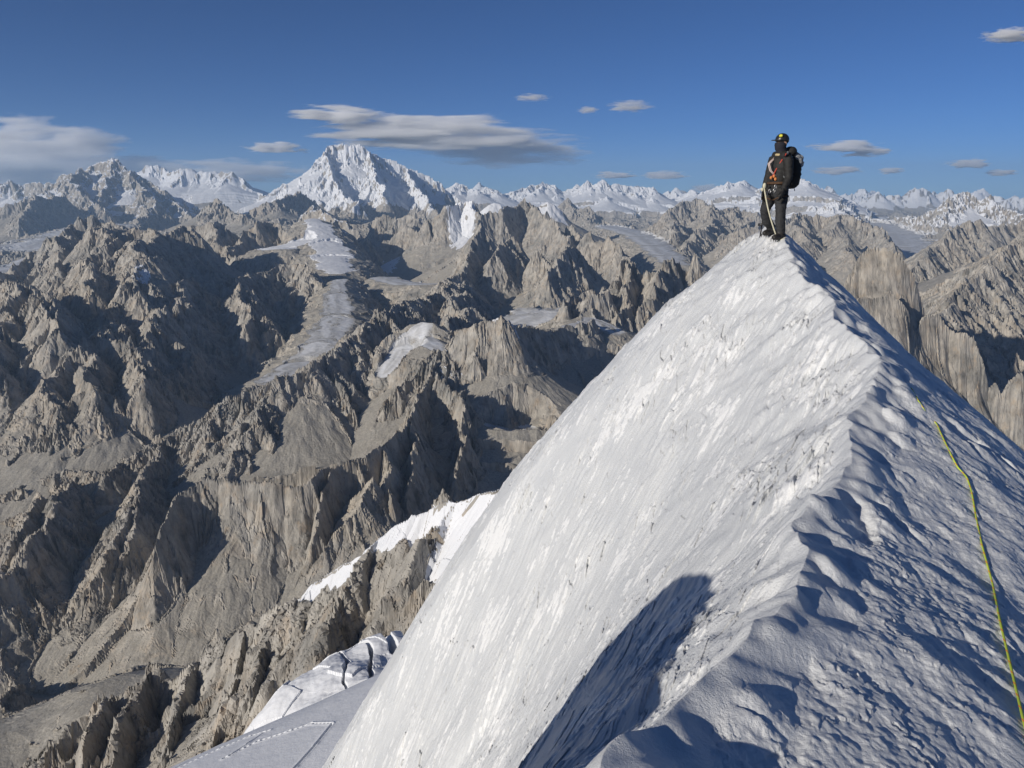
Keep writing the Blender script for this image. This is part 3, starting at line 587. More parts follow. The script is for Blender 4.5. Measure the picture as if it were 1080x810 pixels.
ROCK = rock_material()
def spaced(*parts):            # radial spacing: (r0, r1, relative step)
    out = []
    for r0, r1, q in parts:
        n = max(2, int(math.log(r1 / r0) / q * RES)); out.append(np.geomspace(r0, r1, n, endpoint=False))
    return np.concatenate(out + [np.array([parts[-1][1]])])
A0, A1 = math.radians(-37.5), math.radians(37.5)
def sector(r, az):
    X, Y, H, ID, P, g, ICE, BAND = heights(r, az); S = snow_cover(X, Y, H, ID, P, g, ICE, BAND, r, az)
    return np.stack((X, Y, H), -1).reshape(-1, 3), quads(len(r), len(az)), dict(snow=S.ravel(), slope=g.ravel(), ice=(ICE * (F32(.8) - BAND)).ravel()), ID.ravel(), P.ravel(), ICE.ravel()
GROUPS = [('mountain', 'great pyramid peak streaked with rock and snow under the flat cloud', ('great_peak',)),
 ('mountain', 'dark snow-topped massif at the far left under grey cloud', ('left_massif', 'left_foothill')),
 ('mountain', 'rounded white snow peaks between the dark left massif and the great pyramid', ('left_dome', 'mid_left')),
 ('mountain', 'white serrated range on the skyline left of the climber', ('range_centre', 'horizon_range', 'snow_dome', 'bluish_foothill')),
 ('mountain', 'white serrated range on the skyline right of the climber', ('range_right', 'far_peak', 'right_snow_peak')),
 ('mountain', 'rocky ridge with dark shaded walls and a small white drift on its top', ('left_ridge', 'left_buttress', 'dark_ridge')),
 ('mountain', 'dark shaded ridge above the bend of the central glacier', ('centre_dark_ridge', 'left_spires')),
 ('mountain', 'snow-draped spires at the foot of the great pyramid', ('snow_spires',)),
 ('mountain', 'cluster of pointed granite spires in the middle distance', ('spire_range', 'spire', 'triangle_spires')),
 ('mountain', 'row of blocky rock towers just left of the snow crest', ('tower_row', 'snow_cap_buttress', 'cleft_buttress')),
 ('mountain', 'long jagged ridge running down to the left from the central spires', ('centre_ridge',)),
 ('mountain', 'sheer dark cliff above the scree in the deep valley', ('cliff', 'scree_rib')),
 ('mountain', 'near rock rib with a white snow edge', ('snow_rib',)),
 ('mountain', 'pale rock pinnacles at the lower left corner', ('pinnacles',)),
 ('mountain', 'smooth domed rock tower with sheer walls right of the crest', ('dome_tower', 'right_towers')),
 ('mountain', 'brown eroded range behind the domed tower', ('brown_range',)),
 ('mountain', 'grey pyramid-shaped mountain left of the climber beside the distant glacier', ('pyramid_range',)),
 ('mountain', 'steep body of the summit below the snow crest', ('own_mountain',))]
GID = np.zeros(len(RID) + 1, np.int16)
for gi, (_, _, names) in enumerate(GROUPS):
    for i, q in enumerate(RID):
        if q['name'] in names: GID[i] = gi + 1
SPECIAL = {0: ('terrain', 'valley floors of scree and rubble between the ridges'), 101: ('glacier', 'grey-white glaciers winding along the valley floors'), 102: ('snowfield', 'smooth lower snowfield with a boot track'), 103: ('glacier', 'broken ice bulge with crevasses beyond the lower snowfield')}
PARTS = {}
def emit(V, Q, AT, ID, P, ICE):
    code = GID[ID].astype(np.int16); code[ICE > .5] = 101; code[P == 1] = 102; code[P == 2] = 103
    fc = code[Q[:, 0]]
    for c in np.unique(fc): PARTS.setdefault(int(c), []).append((V, Q[fc == c], AT))
def flush():
    for c, lst in PARTS.items():
        nm, lab = SPECIAL[c] if c in SPECIAL else GROUPS[c - 1][:2]
        vs, qs, at_, off = [], [], {}, 0
        for V, Q, AT in lst:
            used = np.zeros(len(V), bool); used[Q.ravel()] = True; idx = np.cumsum(used) - 1 + off
            vs.append(V[used]); qs.append(idx[Q]); off += int(used.sum())
            for k, v in AT.items(): at_.setdefault(k, []).append(v[used])
        o = grid_mesh(nm, np.concatenate(vs), np.concatenate(qs), ROCK, {k: np.concatenate(v) for k, v in at_.items()})
        tag(o, lab, kind='structure')
emit(*sector(spaced((1200, 4200, .0012), (4200, 9000, .0014), (9000, 34000, .0018), (34000, 56000, .006)), np.linspace(A0, A1, int(1500 * RES))))
emit(*sector(spaced((150, 1200, .0013)), np.linspace(A0, math.radians(8), int(1500 * RES * 45.5 / 75))))
emit(*sector(spaced((150, 12000, .03 * RES), (12000, 56000, .05 * RES)), np.radians(np.concatenate((np.arange(37.5, 322.4, 1.2), [322.5])))))
emit(*sector(np.geomspace(26, 150, 60), np.radians(np.arange(-37.5, 323, 1.5))))
emit(*sector(spaced((150, 1200, .01)), np.radians(np.linspace(8, 37.5, 200))))
flush(); PARTS.clear()
print('terrain', round(time.time() - T0, 1))

# ------------------------------------------------------------------ the snow crest we stand on
CREST = np.array([(-16,-4,-4.5),(-10,-1.6,-2.2),(-6,-.8,-1.35),(-3,-.6,-1.3),(-1.6,-.45,-1.5),(-.5,.1,-1.7),(.05,.95,-1.7)] + [tuple(at(*p)) for p in ((632,808,1.98),(692,758,2.29),(762,690,2.74),(850,590,3.72),(890,520,4.72),(908,460,5.8),(922,402,7.2),(902,352,9.0),(872,315,10.5),(846,285,12.0),(827,254,13.4),(818,246.5,14.1),(808,243.5,14.9))] + [(4.95,16.2,-1.15),(5.3,18,-2.4),(6.2,25,-8),(8.5,40,-24),(11,55,-42)])
def spline(P, n):
    P = np.vstack((2 * P[0] - P[1], P, 2 * P[-1] - P[-2])); out = []
    for i in range(1, len(P) - 2):
        t = np.linspace(0, 1, n, endpoint=False)[:, None]; a, b, c, d = P[i - 1:i + 3]
        out.append(.5 * ((2 * b) + (c - a) * t + (2 * a - 5 * b + 4 * c - d) * t ** 2 + (3 * b - a - 3 * c + d) * t ** 3))
    return np.vstack(out + [P[-2][None]])
CS = spline(CREST, 12)
def crest_frame(X, Y):
    """signed distance (left of the crest > 0), crest height, crest parameter y"""
    best = np.full(X.shape, 1e9, F32); d = np.zeros(X.shape, F32); zc = np.zeros(X.shape, F32); yc = np.zeros(X.shape, F32); sw = np.zeros(X.shape, F32); zn = np.zeros(X.shape, F32); yn = np.zeros(X.shape, F32)
    for a, b in zip(CS[:-1], CS[1:]):
        ux, uy = b[0] - a[0], b[1] - a[1]; L2 = ux * ux + uy * uy
        x = X - F32(a[0]); y = Y - F32(a[1]); t = np.clip((x * F32(ux) + y * F32(uy)) * F32(1 / L2), 0, 1)
        ex = x - t * F32(ux); ey = y - t * F32(uy); q = ex * ex + ey * ey; m = q < best
        best[m] = q[m]; sg = np.sign(F32(ux) * y - F32(uy) * x); d[m] = (np.sqrt(q) * sg)[m]; zn[m] = (F32(a[2]) + t * F32(b[2] - a[2]))[m]; yn[m] = (F32(a[1]) + t * F32(uy))[m]
        w = (q + F32(.02)) ** -3; w *= w * F32(math.sqrt(L2)); sw += w; zc += w * (F32(a[2]) + t * F32(b[2] - a[2])); yc += w * (F32(a[1]) + t * F32(uy))
    k = sstep(5., 2.5, np.abs(d)); return d, zn + (zc / sw - zn) * k, yn + (yc / sw - yn) * k
def crest_height(X, Y, detail=True):
    wob = noise(X / .55, Y / .55, 301) * F32(.07) + noise(X / .2, Y / .2, 302) * F32(.035) + noise(X / 1.7, Y / 1.7, 303) * F32(.16)
    near = sstep(1.2, 3, np.hypot(X, Y))
    d, zc, yc = par(crest_frame, X, Y)
    d0 = d; d = d + wob * near * np.exp(-(d / 1.5) ** 2)
    f = np.clip((yc - 2) / 11.5, 0, 1)
    la, lb = 1.16 - .46 * f, .17 - .095 * f; ra, rb = .08 + .56 * f ** .7, .11 - .01 * f
    def drop(a, b, x, cap):
        xm = (cap - a) / (2 * b); return np.where(x < xm, a * x + b * x * x, a * xm + b * xm * xm + cap * (x - xm))
    dl = np.maximum(d, 0); dr_ = np.maximum(-d, 0)
    Z = zc - drop(la, lb, dl, 1.75) - drop(ra, rb, dr_, 1.5)
    Z = Z + F32(.05) * np.exp(-(d / .18) ** 2)                       # thin raised lip
    # unseen hump added behind the viewpoint to cast a shadow on the left face
    hq = np.hypot(X - SHADOW_HUMP[0], Y - SHADOW_HUMP[1]) / SHADOW_HUMP[2]; Z = smax(Z, F32(SHADOW_HUMP[3]) - F32(.30) * hq ** 4, .12)
    left = sstep(-.05, .25, d); right = sstep(.05, -.35, d)
    Rr = np.hypot(X, Y)
    # left face: wind-carved flakes, long across the slope
    wa = math.radians(40); u = X * F32(math.sin(wa)) + Y * F32(math.cos(wa)); v = X * F32(math.cos(wa)) - Y * F32(math.sin(wa))
    u2 = u + noise(X / .9, Y / .9, 311) * F32(.25); v2 = v + noise(X / .8, Y / .8, 312) * F32(.10) + noise(X / .25, Y / .25, 313) * F32(.02)
    patchy = sstep(-.5, .6, fbm(X / 1.1, Y / 1.6, 3, 314)) * F32(.75) + F32(.35)
    k = 1 - np.abs(noise(u2 / .55, v2 / .11, 315)); k4 = noise(u2 / 1.8, v2 / .4, 318)
    fl = F32(.030) * k + F32(.022) * k4
    for lu, lv, am, tilt, sd in ((.70, .15, .026, .6, 351), (.32, .062, .015, .7, 352), (.15, .03, .008, .8, 353), (.07, .016, .004, .8, 354)):
        w1, cell, ox = scales(u2 / lu, v2 / lv, sd); fl = fl + F32(am) * ((cell - F32(.5)) + F32(tilt) * ox) * (F32(.6) + F32(.8) * noise(X / .7, Y / .7, sd + 20))
    Z = Z + left * patchy * fl * F32(1.9) + left * noise(X / 2.6, Y / 2.6, 319) * F32(.03)
    w1, cell = worley(u2 / .34, v2 / .12, 320); Z = Z + left * F32(.012) * np.maximum(cell - F32(.78), 0) * 4 * sstep(.5, .1, w1) * patchy
    hole = noise(u2 / .5, v2 / .10, 360); Z = Z - left * F32(.008) * sstep(.66, .9, hole) * sstep(.1, .5, noise(X / 1.3, Y / 1.3, 361))
    pn = noise(u2 / .42, v2 / .085, 390) + F32(.55) * noise(u2 / .15, v2 / .035, 391) + F32(1.15) * fbm(X / .8, Y / 1.0, 4, 392) + F32(.5) * noise(X / .06, Y / .06, 394) + F32(.3) * noise(u2 / .05, v2 / .016, 393)
    crust = left * sstep(.42, .85, pn); Z = Z + F32(.014) * crust
    global CRUST
    CRUST = np.maximum(crust, F32(.45) * right + F32(.3) * np.exp(-((d - F32(.1)) / F32(.35)) ** 2))
    # right side: lumps, dents and crumbs
    soft = noise(X / 1.1, Y / 1.1, 331) * F32(.035) + noise(X / .42, Y / .42, 332) * F32(.018) + noise(X / .16, Y / .16, 333) * F32(.010) + noise(X / .06, Y / .06, 334) * F32(.006) + noise(X / .025, Y / .025, 345) * F32(.003)
    crumb = sstep(.0, .5, noise(X / .9, Y / .9, 335)); w1, cell = worley(X / .13, Y / .13, 336); w2, cell2 = worley(X / .055, Y / .055, 337)
    soft = soft + crumb * (F32(.009) * cell * sstep(.6, .1, w1) + F32(.008) * cell2 * sstep(.6, .1, w2))
    gouge = (1 - np.abs(noise(X / .7 + Y * .3, Y / 1.5, 338))); soft = soft - F32(.05) * sstep(.86, .98, gouge) * crumb
    plate = np.zeros(X.shape, F32)
    for lu, am, sd in ((.55, .012, 371), (.22, .009, 372), (.09, .006, 373)):
        w1, cell, ox = scales(X / lu + noise(X / .3, Y / .3, sd) * .3 + noise(X / .035, Y / .035, sd + 3) * .12, Y / lu + noise(X / .03, Y / .04, sd + 6) * .12, sd); plate = plate + F32(am) * (np.maximum(cell - F32(.55), 0) * 2 + F32(.5) * ox * (cell > .6))
    soft = soft + plate * F32(.8)
    for cx, cy, ln, wd, dp, an in DENTS:
        ca, sa = math.cos(an), math.sin(an); p = ((X - F32(cx)) * F32(ca) + (Y - F32(cy)) * F32(sa)) / F32(ln); q = (-(X - F32(cx)) * F32(sa) + (Y - F32(cy)) * F32(ca)) / F32(wd)
        e = np.sqrt(p * p + q * q) + noise(X / .07, Y / .07, 380) * F32(.16); soft = soft - F32(dp * .36) * sstep(1.1, .75, e) + F32(dp * .14) * np.exp(-((e - F32(1.25)) / F32(.22)) ** 2)
    Z = Z + right * soft * sstep(0, .5, -d + .1)
    # crest band: broken, icy lumps
    band = np.exp(-((d + .12) / .28) ** 2); w1, cell = worley(X / .3, Y / .3, 340)
    Z = Z + band * (F32(.10) * (cell - F32(.4)) * sstep(.45, .12, w1) + noise(X / .14, Y / .14, 341) * F32(.02) + noise(X / .5, Y / .5, 342) * F32(.06)) * near
    return Z, d
DENTS = []
SHADOW_HUMP = (-3.75, .6, 1.55, -.80)
def snow_material():
    m, nt, b = mat('wind_packed_snow'); L = nt.links
    tc = N(nt, 'TexCoord').outputs['Object']
    n1 = N(nt, 'TexNoise', Scale=1.6, Detail=6, Roughness=.6); n2 = N(nt, 'TexNoise', Scale=45, Detail=5, Roughness=.7); n3 = N(nt, 'TexNoise', Scale=260, Detail=2)
    for n in (n1, n2, n3): L.new(tc, n.inputs['Vector'])
    c = ramp(nt, n1.outputs[0], [(.35, (.59, .61, .625)), (.65, (.66, .675, .68))])
    c = mixc(nt, ramp(nt, math_(nt, 'ADD', N(nt, 'Attribute', attribute_name='crust').outputs['Fac'], math_(nt, 'MULTIPLY', math_(nt, 'SUBTRACT', n2.outputs[0], .5), .5)), [(.2, (0, 0, 0)), (.75, (1, 1, 1))]), c, (.80, .81, .81))
    L.new(c, b.inputs['Base Color']); b.inputs['Roughness'].default_value = .48; b.inputs['Specular IOR Level'].default_value = .3
    h = math_(nt, 'ADD', math_(nt, 'MULTIPLY', n2.outputs[0], .022), math_(nt, 'MULTIPLY', n3.outputs[0], .005))
    bp = N(nt, 'Bump', Strength=.5, Distance=1.0); L.new(h, bp.inputs['Height']); L.new(bp.outputs[0], b.inputs['Normal'])
    return m
def surface(px, py, z0=.8, z1=26):
    """where the sight line of a photo point meets the snow crest"""
    d = ray(px, py); t = np.geomspace(z0, z1, 3000).astype(F32); x, y = (t * d[0])[None], (t * d[1])[None]
    z, _ = crest_height(x, y); k = np.argmax(z[0] > t * d[2]); return Vector((t[k] * d[0], t[k] * d[1], float(z[0][k])))
def ground(x, y):
    z, _ = crest_height(np.full((1, 1), x, F32), np.full((1, 1), y, F32)); return float(z[0, 0])
DENTS = []
SNOW = snow_material()
azn = np.radians(np.concatenate((np.arange(-180, -60, 3), np.arange(-60, -36, 1), np.arange(-36, 37, .055 / RES), np.arange(37, 75, 1), np.arange(75, 181, 3))))
rn = np.geomspace(.7, 50, int(math.log(50 / .7) / .0024 * RES))
Rg, Ag = np.meshgrid(rn.astype(F32), azn.astype(F32), indexing='ij'); X = Rg * np.sin(Ag); Y = Rg * np.cos(Ag)
Z, dcr = crest_height(X, Y); CRUST_MAIN = CRUST
o = grid_mesh('snow_crest', np.stack((X, Y, Z), -1).reshape(-1, 3), quads(len(rn), len(azn)), SNOW, {'crust': CRUST_MAIN.ravel()}, smooth=True)
tag(o, 'steep wind-carved snow crest rising to the climber', kind='structure')
print('crest', round(time.time() - T0, 1))

# ------------------------------------------------------------------ small helpers for things
def empty(name, loc, label, cat, group=None):
    o = bpy.data.objects.new(name, None); o.empty_display_size = .2; C.objects.link(o); o.location = loc; return tag(o, label, cat, group)
def link_bm(name, bm, m, parent=None, smooth=True):
    me = bpy.data.meshes.new(name); bm.to_mesh(me); bm.free(); me.materials.append(m)
    if smooth:
        for p in me.polygons: p.use_smooth = True
    o = bpy.data.objects.new(name, me); C.objects.link(o)
    if parent is not None: o.parent = parent
    return o
def tube(bm, pts, rad, n=10, flat=None, cap=True):
    """round tube through points; rad a number or one per point; flat = (axis, factor) squeezes the section"""
    P = [Vector(p) for p in pts]; R_ = rad if isinstance(rad, (list, tuple)) else [rad] * len(P); rings = []
    up = None
    for i, p in enumerate(P):
        t = (P[min(i + 1, len(P) - 1)] - P[max(i - 1, 0)]).normalized()
        if up is None: up = t.orthogonal().normalized()
        up = (up - t * up.dot(t)).normalized(); sd = t.cross(up)
        ring = []
        for k in range(n):
            a = 2 * math.pi * k / n; v = (up * math.cos(a) + sd * math.sin(a)) * R_[i]
            if flat: ax = Vector(flat[0]).normalized(); v -= ax * v.dot(ax) * (1 - flat[1])
            ring.append(bm.verts.new(p + v))
        rings.append(ring)
    for a, b in zip(rings[:-1], rings[1:]):
        for k in range(n): bm.faces.new((a[k], a[(k + 1) % n], b[(k + 1) % n], b[k]))
    if cap:
        bm.faces.new(rings[0][::-1]); bm.faces.new(rings[-1])
def ball(bm, c, r, seg=20, rot=None):
    r = (r, r, r) if not isinstance(r, (tuple, list)) else r
    M = Matrix.Translation(c) @ (rot.to_4x4() if rot else Matrix()) @ Matrix.Diagonal((*r, 1))
    return bmesh.ops.create_uvsphere(bm, u_segments=seg, v_segments=seg // 2 + 2, radius=1, matrix=M)
def rbox(bm, c, size, rot=None, bev=.02):
    b2 = bmesh.new(); bmesh.ops.create_cube(b2, size=1); bmesh.ops.scale(b2, vec=size, verts=b2.verts)
    bmesh.ops.bevel(b2, geom=b2.edges[:], offset=bev, segments=3, affect='EDGES', profile=.5)
    b2.transform(Matrix.Translation(c) @ (rot.to_4x4() if rot else Matrix())); me = bpy.data.meshes.new('tmp'); b2.to_mesh(me); b2.free(); bm.from_mesh(me); bpy.data.meshes.remove(me)
def fuse(name, bm, m, parent, voxel=.011, smooth=4, wrinkle=0.):
    """melt overlapping volumes into one continuous skin"""
    o = link_bm(name, bm, m, parent)
    rm = o.modifiers.new('r', 'REMESH'); rm.mode = 'VOXEL'; rm.voxel_size = voxel; rm.use_smooth_shade = True
    sm = o.modifiers.new('s', 'SMOOTH'); sm.iterations = smooth; sm.factor = .5
    dg = bpy.context.evaluated_depsgraph_get(); me = bpy.data.meshes.new_from_object(o.evaluated_get(dg)); o.modifiers.clear(); o.data = me
    me.materials.clear(); me.materials.append(m)
    if wrinkle:
        n = len(me.vertices); co_ = np.empty(n * 3, F32); me.vertices.foreach_get('co', co_); co_ = co_.reshape(-1, 3); no = np.empty(n * 3, F32); me.vertices.foreach_get('normal', no); no = no.reshape(-1, 3)
        a = (co_[:, 2] * 16 + co_[:, 0] * 5)[None].astype(F32); b_ = (co_[:, 0] * 9 + co_[:, 1] * 9)[None].astype(F32)
        w = (1 - 2 * np.abs(_vn(a, b_, 401))) + .5 * _vn(a * 2.1, b_ * 1.7, 402)
        co_ += no * (w[0][:, None] * F32(wrinkle)); me.vertices.foreach_set('co', co_.ravel()); me.update()
    for p in me.polygons: p.use_smooth = True
    return o
def plain(name, col, rough=.7, metal=0., noise_=.0, scale=40):
    m, nt, b = mat(name)
    if noise_:
        n = N(nt, 'TexNoise', Scale=scale, Detail=4); nt.links.new(N(nt, 'TexCoord').outputs['Object'], n.inputs['Vector'])
        nt.links.new(ramp(nt, n.outputs[0], [(.3, tuple(c * (1 - noise_) for c in col)), (.7, tuple(min(1, c * (1 + noise_)) for c in col))]), b.inputs['Base Color'])
    else: b.inputs['Base Color'].default_value = (*col, 1)
    b.inputs['Roughness'].default_value = rough; b.inputs['Metallic'].default_value = metal
    return m
# ------------------------------------------------------------------ the climber
M_black = plain('black_shell_fabric', (.012, .0115, .011), .75, 0, .35, 30); M_trouser = plain('dark_grey_trousers', (.022, .023, .025), .8, 0, .3, 30)
M_helmet = plain('black_helmet_shell', (.02, .02, .02), .35); M_yellow = plain('yellow_lamp', (.65, .6, .05), .4); M_skin = plain('skin', (.42, .25, .17), .6)
M_mask = plain('navy_neck_gaiter', (.012, .013, .022), .85); M_grey = plain('grey_pack_fabric', (.20, .21, .22), .8, 0, .35, 25); M_pack = plain('black_pack_fabric', (.016, .015, .012), .8, 0, .3, 25)
M_sling = plain('pale_sling', (.62, .5, .45), .7); M_orange = plain('orange_webbing', (.55, .20, .06), .7, 0, .3, 60); M_harn = plain('dark_orange_webbing', (.07, .035, .016), .8, 0, .4, 60); M_metal = plain('grey_metal', (.5, .5, .5), .35, .9); M_tan = plain('tan_webbing', (.45, .36, .2), .8)
M_boot = plain('dark_boot', (.02, .018, .016), .6); M_steel = plain('dark_steel', (.06, .06, .065), .4, .8); M_cream = plain('cream_rope', (.55, .52, .38), .8, 0, .25, 90); M_red = plain('red_sling', (.4, .05, .03), .7)
base = Vector(at(820, 250, 13.6)); KP = FPX / (base.dot(Vector((0, CP, -SP)))); 
def lp(px, py, y=0.): return Vector(at(px, py, 13.6 + y)) - base      # photo point -> the climber's own frame (metres), y away from the viewer
who = empty('person', base, 'climber in black with helmet and face mask standing on the tip of the snow crest', 'person')
fwd = Vector((-.82, -.57, 0)); lft = Vector((.57, -.82, 0))
footL = lp(812.5, 245, .42); footR = lp(822.5, 252.5, -.12)
def on_snow(v): w = base + v; return Vector((v.x, v.y, ground(w.x, w.y) - base.z))
footL, footR = on_snow(footL), on_snow(footR)
hip = lp(819.5, 201); hL = hip - lft * .095 + Vector((0, 0, -.02)); hR = hip + lft * .095 + Vector((0, 0, -.02))
kL = Vector((lp(811.5, 225).x, .20, (hL.z + footL.z) * .5 + .03)) + fwd * .03; kR = Vector((lp(822.5, 227).x, -.08, (hR.z + footR.z) * .5 + .03)) + fwd * .03
chest = lp(823, 176); waist = lp(820.5, 191); neck = lp(825, 161); head = lp(824.3, 151)
sL, sR = lp(816.5, 166.5, .16), lp(831.5, 166.5, -.16)
eL, wL, gL = lp(810.5, 186, .17), lp(806.5, 200, .10), lp(805.2, 206, .08)
eR, wR, gR = lp(832, 187, -.20), lp(826.5, 200, -.27), lp(824, 206, -.28)
bm = bmesh.new()
tube(bm, [hip + Vector((0, 0, -.10)), hip, waist, chest, lp(824, 168), neck + Vector((0, 0, -.02))], [.125, .155, .143, .172, .158, .07], 16, (fwd, .74))
tube(bm, [sL + Vector((.02, 0, .02)), lp(824, 164.5), sR + Vector((-.02, 0, .02))], [.085, .09, .085], 12)
tube(bm, [neck + Vector((0, 0, -.05)), neck, head], [.075, .068, .07], 12)
ball(bm, head + Vector((0, 0, .005)), (.088, .088, .118)); ball(bm, head + fwd * .07 + Vector((0, 0, -.02)), (.03, .03, .03)); ball(bm, head + fwd * .045 + Vector((0, 0, -.065)), (.055, .055, .05))
for a in (-1, 1): ball(bm, head + lft * .085 * a + Vector((0, 0, -.01)), (.016, .02, .032))
for (h_, k_, f_) in ((hL, kL, footL), (hR, kR, footR)):
    tube(bm, [h_ + Vector((0, 0, .06)), h_.lerp(k_, .35), k_ + Vector((0, 0, .03)), k_.lerp(f_, .35), f_ + Vector((0, 0, .16)), f_ + Vector((0, 0, .08))], [.108, .108, .082, .085, .075, .07], 14)
    tube(bm, [f_ + Vector((0, 0, .085)) - fwd * .09, f_ + Vector((0, 0, .06)), f_ + Vector((0, 0, .05)) + fwd * .12, f_ + Vector((0, 0, .04)) + fwd * .19], [.055, .06, .052, .035], 12)
for (s_, e_, w_, g_) in ((sL, eL, wL, gL), (sR, eR, wR, gR)):
    tube(bm, [s_, s_.lerp(e_, .4), e_, e_.lerp(w_, .4), w_], [.083, .078, .064, .062, .050], 14)
body = fuse('body', bm, M_black, who, .012, 3, .006)
body.data.materials.append(M_trouser); body.data.materials.append(M_skin); body.data.materials.append(M_boot)
for p in body.data.polygons:
    c = p.center
    if c.z > neck.z + .05: p.material_index = 2
    elif c.z < max(footL.z, footR.z) + .10 and (c - footL).length < .3 and c.z < footL.z + .13 or c.z < footR.z + .13: p.material_index = 3
    elif c.z < hip.z + .02 and abs(c.x - hip.x) < .22 and min((c - gL).length, (c - gR).length) > .16 and (c - eR).length > .2 and (c - wR).length > .15 and (c - wL).length > .12: p.material_index = 1
# gloved hands: palm, four curled fingers of unequal length, thumb off the side
for (w_, g_, sgn) in ((wL, gL, 1), (wR, gR, -1)):
    bm = bmesh.new(); d = (g_ - w_).normalized(); out = lft * -sgn; inn = fwd
    tube(bm, [w_ - d * .02, w_ + d * .02, g_, g_ + d * .025], [.044, .046, .05, .044], 12, (out, .6))
    for k, ln in enumerate((.075, .085, .08, .062)):
        b0 = g_ + d * .02 + inn * (.034 - .023 * k); q = -out * .5
        tube(bm, [b0 - d * .02, b0 + d * ln * .45, b0 + d * ln * .8 + q * .03, b0 + d * ln * .85 + q * .075], [.0125, .0125, .012, .010], 8)
    b0 = w_ + d * .03 + inn * .035
    tube(bm, [b0, b0 + d * .03 + inn * .03 - out * .012, b0 + d * .065 + inn * .034 - out * .03], [.016, .0145, .012], 8)
    fuse('glove', bm, M_black, who, .007, 2)
# helmet, lamp, brim, gaiter
rotf = Matrix((( -fwd.x, lft.x, 0), (-fwd.y, lft.y, 0), (0, 0, 1)))       # local -x = forward
bm = bmesh.new(); ball(bm, (0, 0, 0), (.124, .110, .110), 28)
for v in bm.verts:
    if v.co.z < -.02: v.co.z = -.02 + (v.co.z + .02) * (.25 if v.co.x < .02 else .75)
    if v.co.z < -.01 and v.co.x > .02: v.co.x *= .96
bm.transform(Matrix.Translation(head + Vector((0, 0, .052)) - fwd * .012) @ rotf.to_4x4()); hel = link_bm('helmet', bm, M_helmet, who)
bm = bmesh.new(); rbox(bm, (-.155, 0, .012), (.11, .17, .014), None, .006)
for v in bm.verts: v.co.z -= (v.co.y / .085) ** 2 * .022; v.co.x += (v.co.y / .085) ** 2 * .03
bm.transform(Matrix.Translation(head + Vector((0, 0, .052)) - fwd * .012) @ rotf.to_4x4()); link_bm('brim', bm, M_helmet, hel)
bm = bmesh.new(); ball(bm, (-.105, .045, .062), (.022, .036, .026)); bm.transform(Matrix.Translation(head + Vector((0, 0, .052)) - fwd * .012) @ rotf.to_4x4()); link_bm('headlamp', bm, M_yellow, hel)
bm = bmesh.new(); hc = head + Vector((0, 0, -.01))
tube(bm, [neck + Vector((0, 0, -.03)), neck + Vector((0, 0, .02)), head + Vector((0, 0, -.075)) + fwd * .02, head + Vector((0, 0, -.03)) + fwd * .022, head + Vector((0, 0, .002)) + fwd * .02], [.088, .082, .092, .100, .096], 18)
link_bm('neck_gaiter', bm, M_mask, who)
bm = bmesh.new(); tube(bm, [neck + Vector((0, 0, -.05)) + Vector((.095 * math.cos(a), .095 * math.sin(a), -.015 * math.cos(a))) for a in np.linspace(0, 6.283, 20)], .022, 8, None, False); link_bm('collar', bm, M_tan, who)
bm = bmesh.new(); ball(bm, lp(834, 160, .06), (.10, .10, .085), 18); fuse('hood', bm, M_black, who, .012, 2, .008)
# harness: waist belt, leg loops, crossed slings, metal
def fwdpt(px, py, off): v = lp(px, py); return v + fwd * off
bm = bmesh.new(); tube(bm, [waist + Vector((0, 0, -.035)) + lft * .172 * math.cos(a) + fwd * .135 * math.sin(a) for a in np.linspace(0, 6.283, 28)], .022, 8, None, False); har = link_bm('harness', bm, M_harn, who)
for h_, k_ in ((hL, kL), (hR, kR)):
    bm = bmesh.new(); c = h_.lerp(k_, .28); tube(bm, [c + lft * .114 * math.cos(a) + fwd * .114 * math.sin(a) + Vector((0, 0, .04 * math.cos(a) * (1 if h_ is hR else -1))) for a in np.linspace(0, 6.283, 24)], .012, 6, None, False); link_bm('leg_loop', bm, M_harn, har)
bm = bmesh.new()
for q in (0, .022):
    tube(bm, [sL + Vector((.03 + q, -.06, .05)), fwdpt(816, 173, .15) + Vector((q, 0, 0)), fwdpt(818.5, 180, .165) + Vector((q, 0, 0)), fwdpt(824, 187, .155) + Vector((q, 0, .01))], .009, 6)
link_bm('sling', bm, M_sling, har)
bm = bmesh.new(); tube(bm, [sR + Vector((-.05, -.03, .07)), fwdpt(826, 176, .15), fwdpt(822.5, 184, .165), fwdpt(819, 189, .16)], .012, 6); link_bm('sling', bm, M_red, har)
bm = bmesh.new()
for (px, py) in ((820, 187.5), (823, 186), (824.5, 189)): ball(bm, fwdpt(px, py, .17), (.024, .022, .03), 10)
link_bm('gear_cluster', bm, M_orange, har)
for (px, py, o_) in ((812.5, 204, .1), (818.5, 201.5, .17), (823.5, 201, .18), (825.5, 197, .2)):
    bm = bmesh.new(); c = fwdpt(px, py, o_); tube(bm, [c + Vector((.016 * math.cos(a), 0, .034 * math.sin(a))) for a in np.linspace(0, 6.283, 14)], .0055, 6, None, False); link_bm('carabiner', bm, M_metal, har)
# boots with crampons
for f_ in (footL, footR):
    bm = bmesh.new()
    for k in range(5):
        for sd in (-1, 1): c = f_ + fwd * (-.10 + .07 * k) + lft * sd * .045; tube(bm, [c + Vector((0, 0, .03)), c + Vector((0, 0, -.03))], [.010, .003], 5)
    tube(bm, [f_ - fwd * .12 + Vector((0, 0, .03)), f_ + fwd * .2 + Vector((0, 0, .03))], .018, 6, ((0, 0, 1), .4)); link_bm('crampon', bm, M_steel, who)
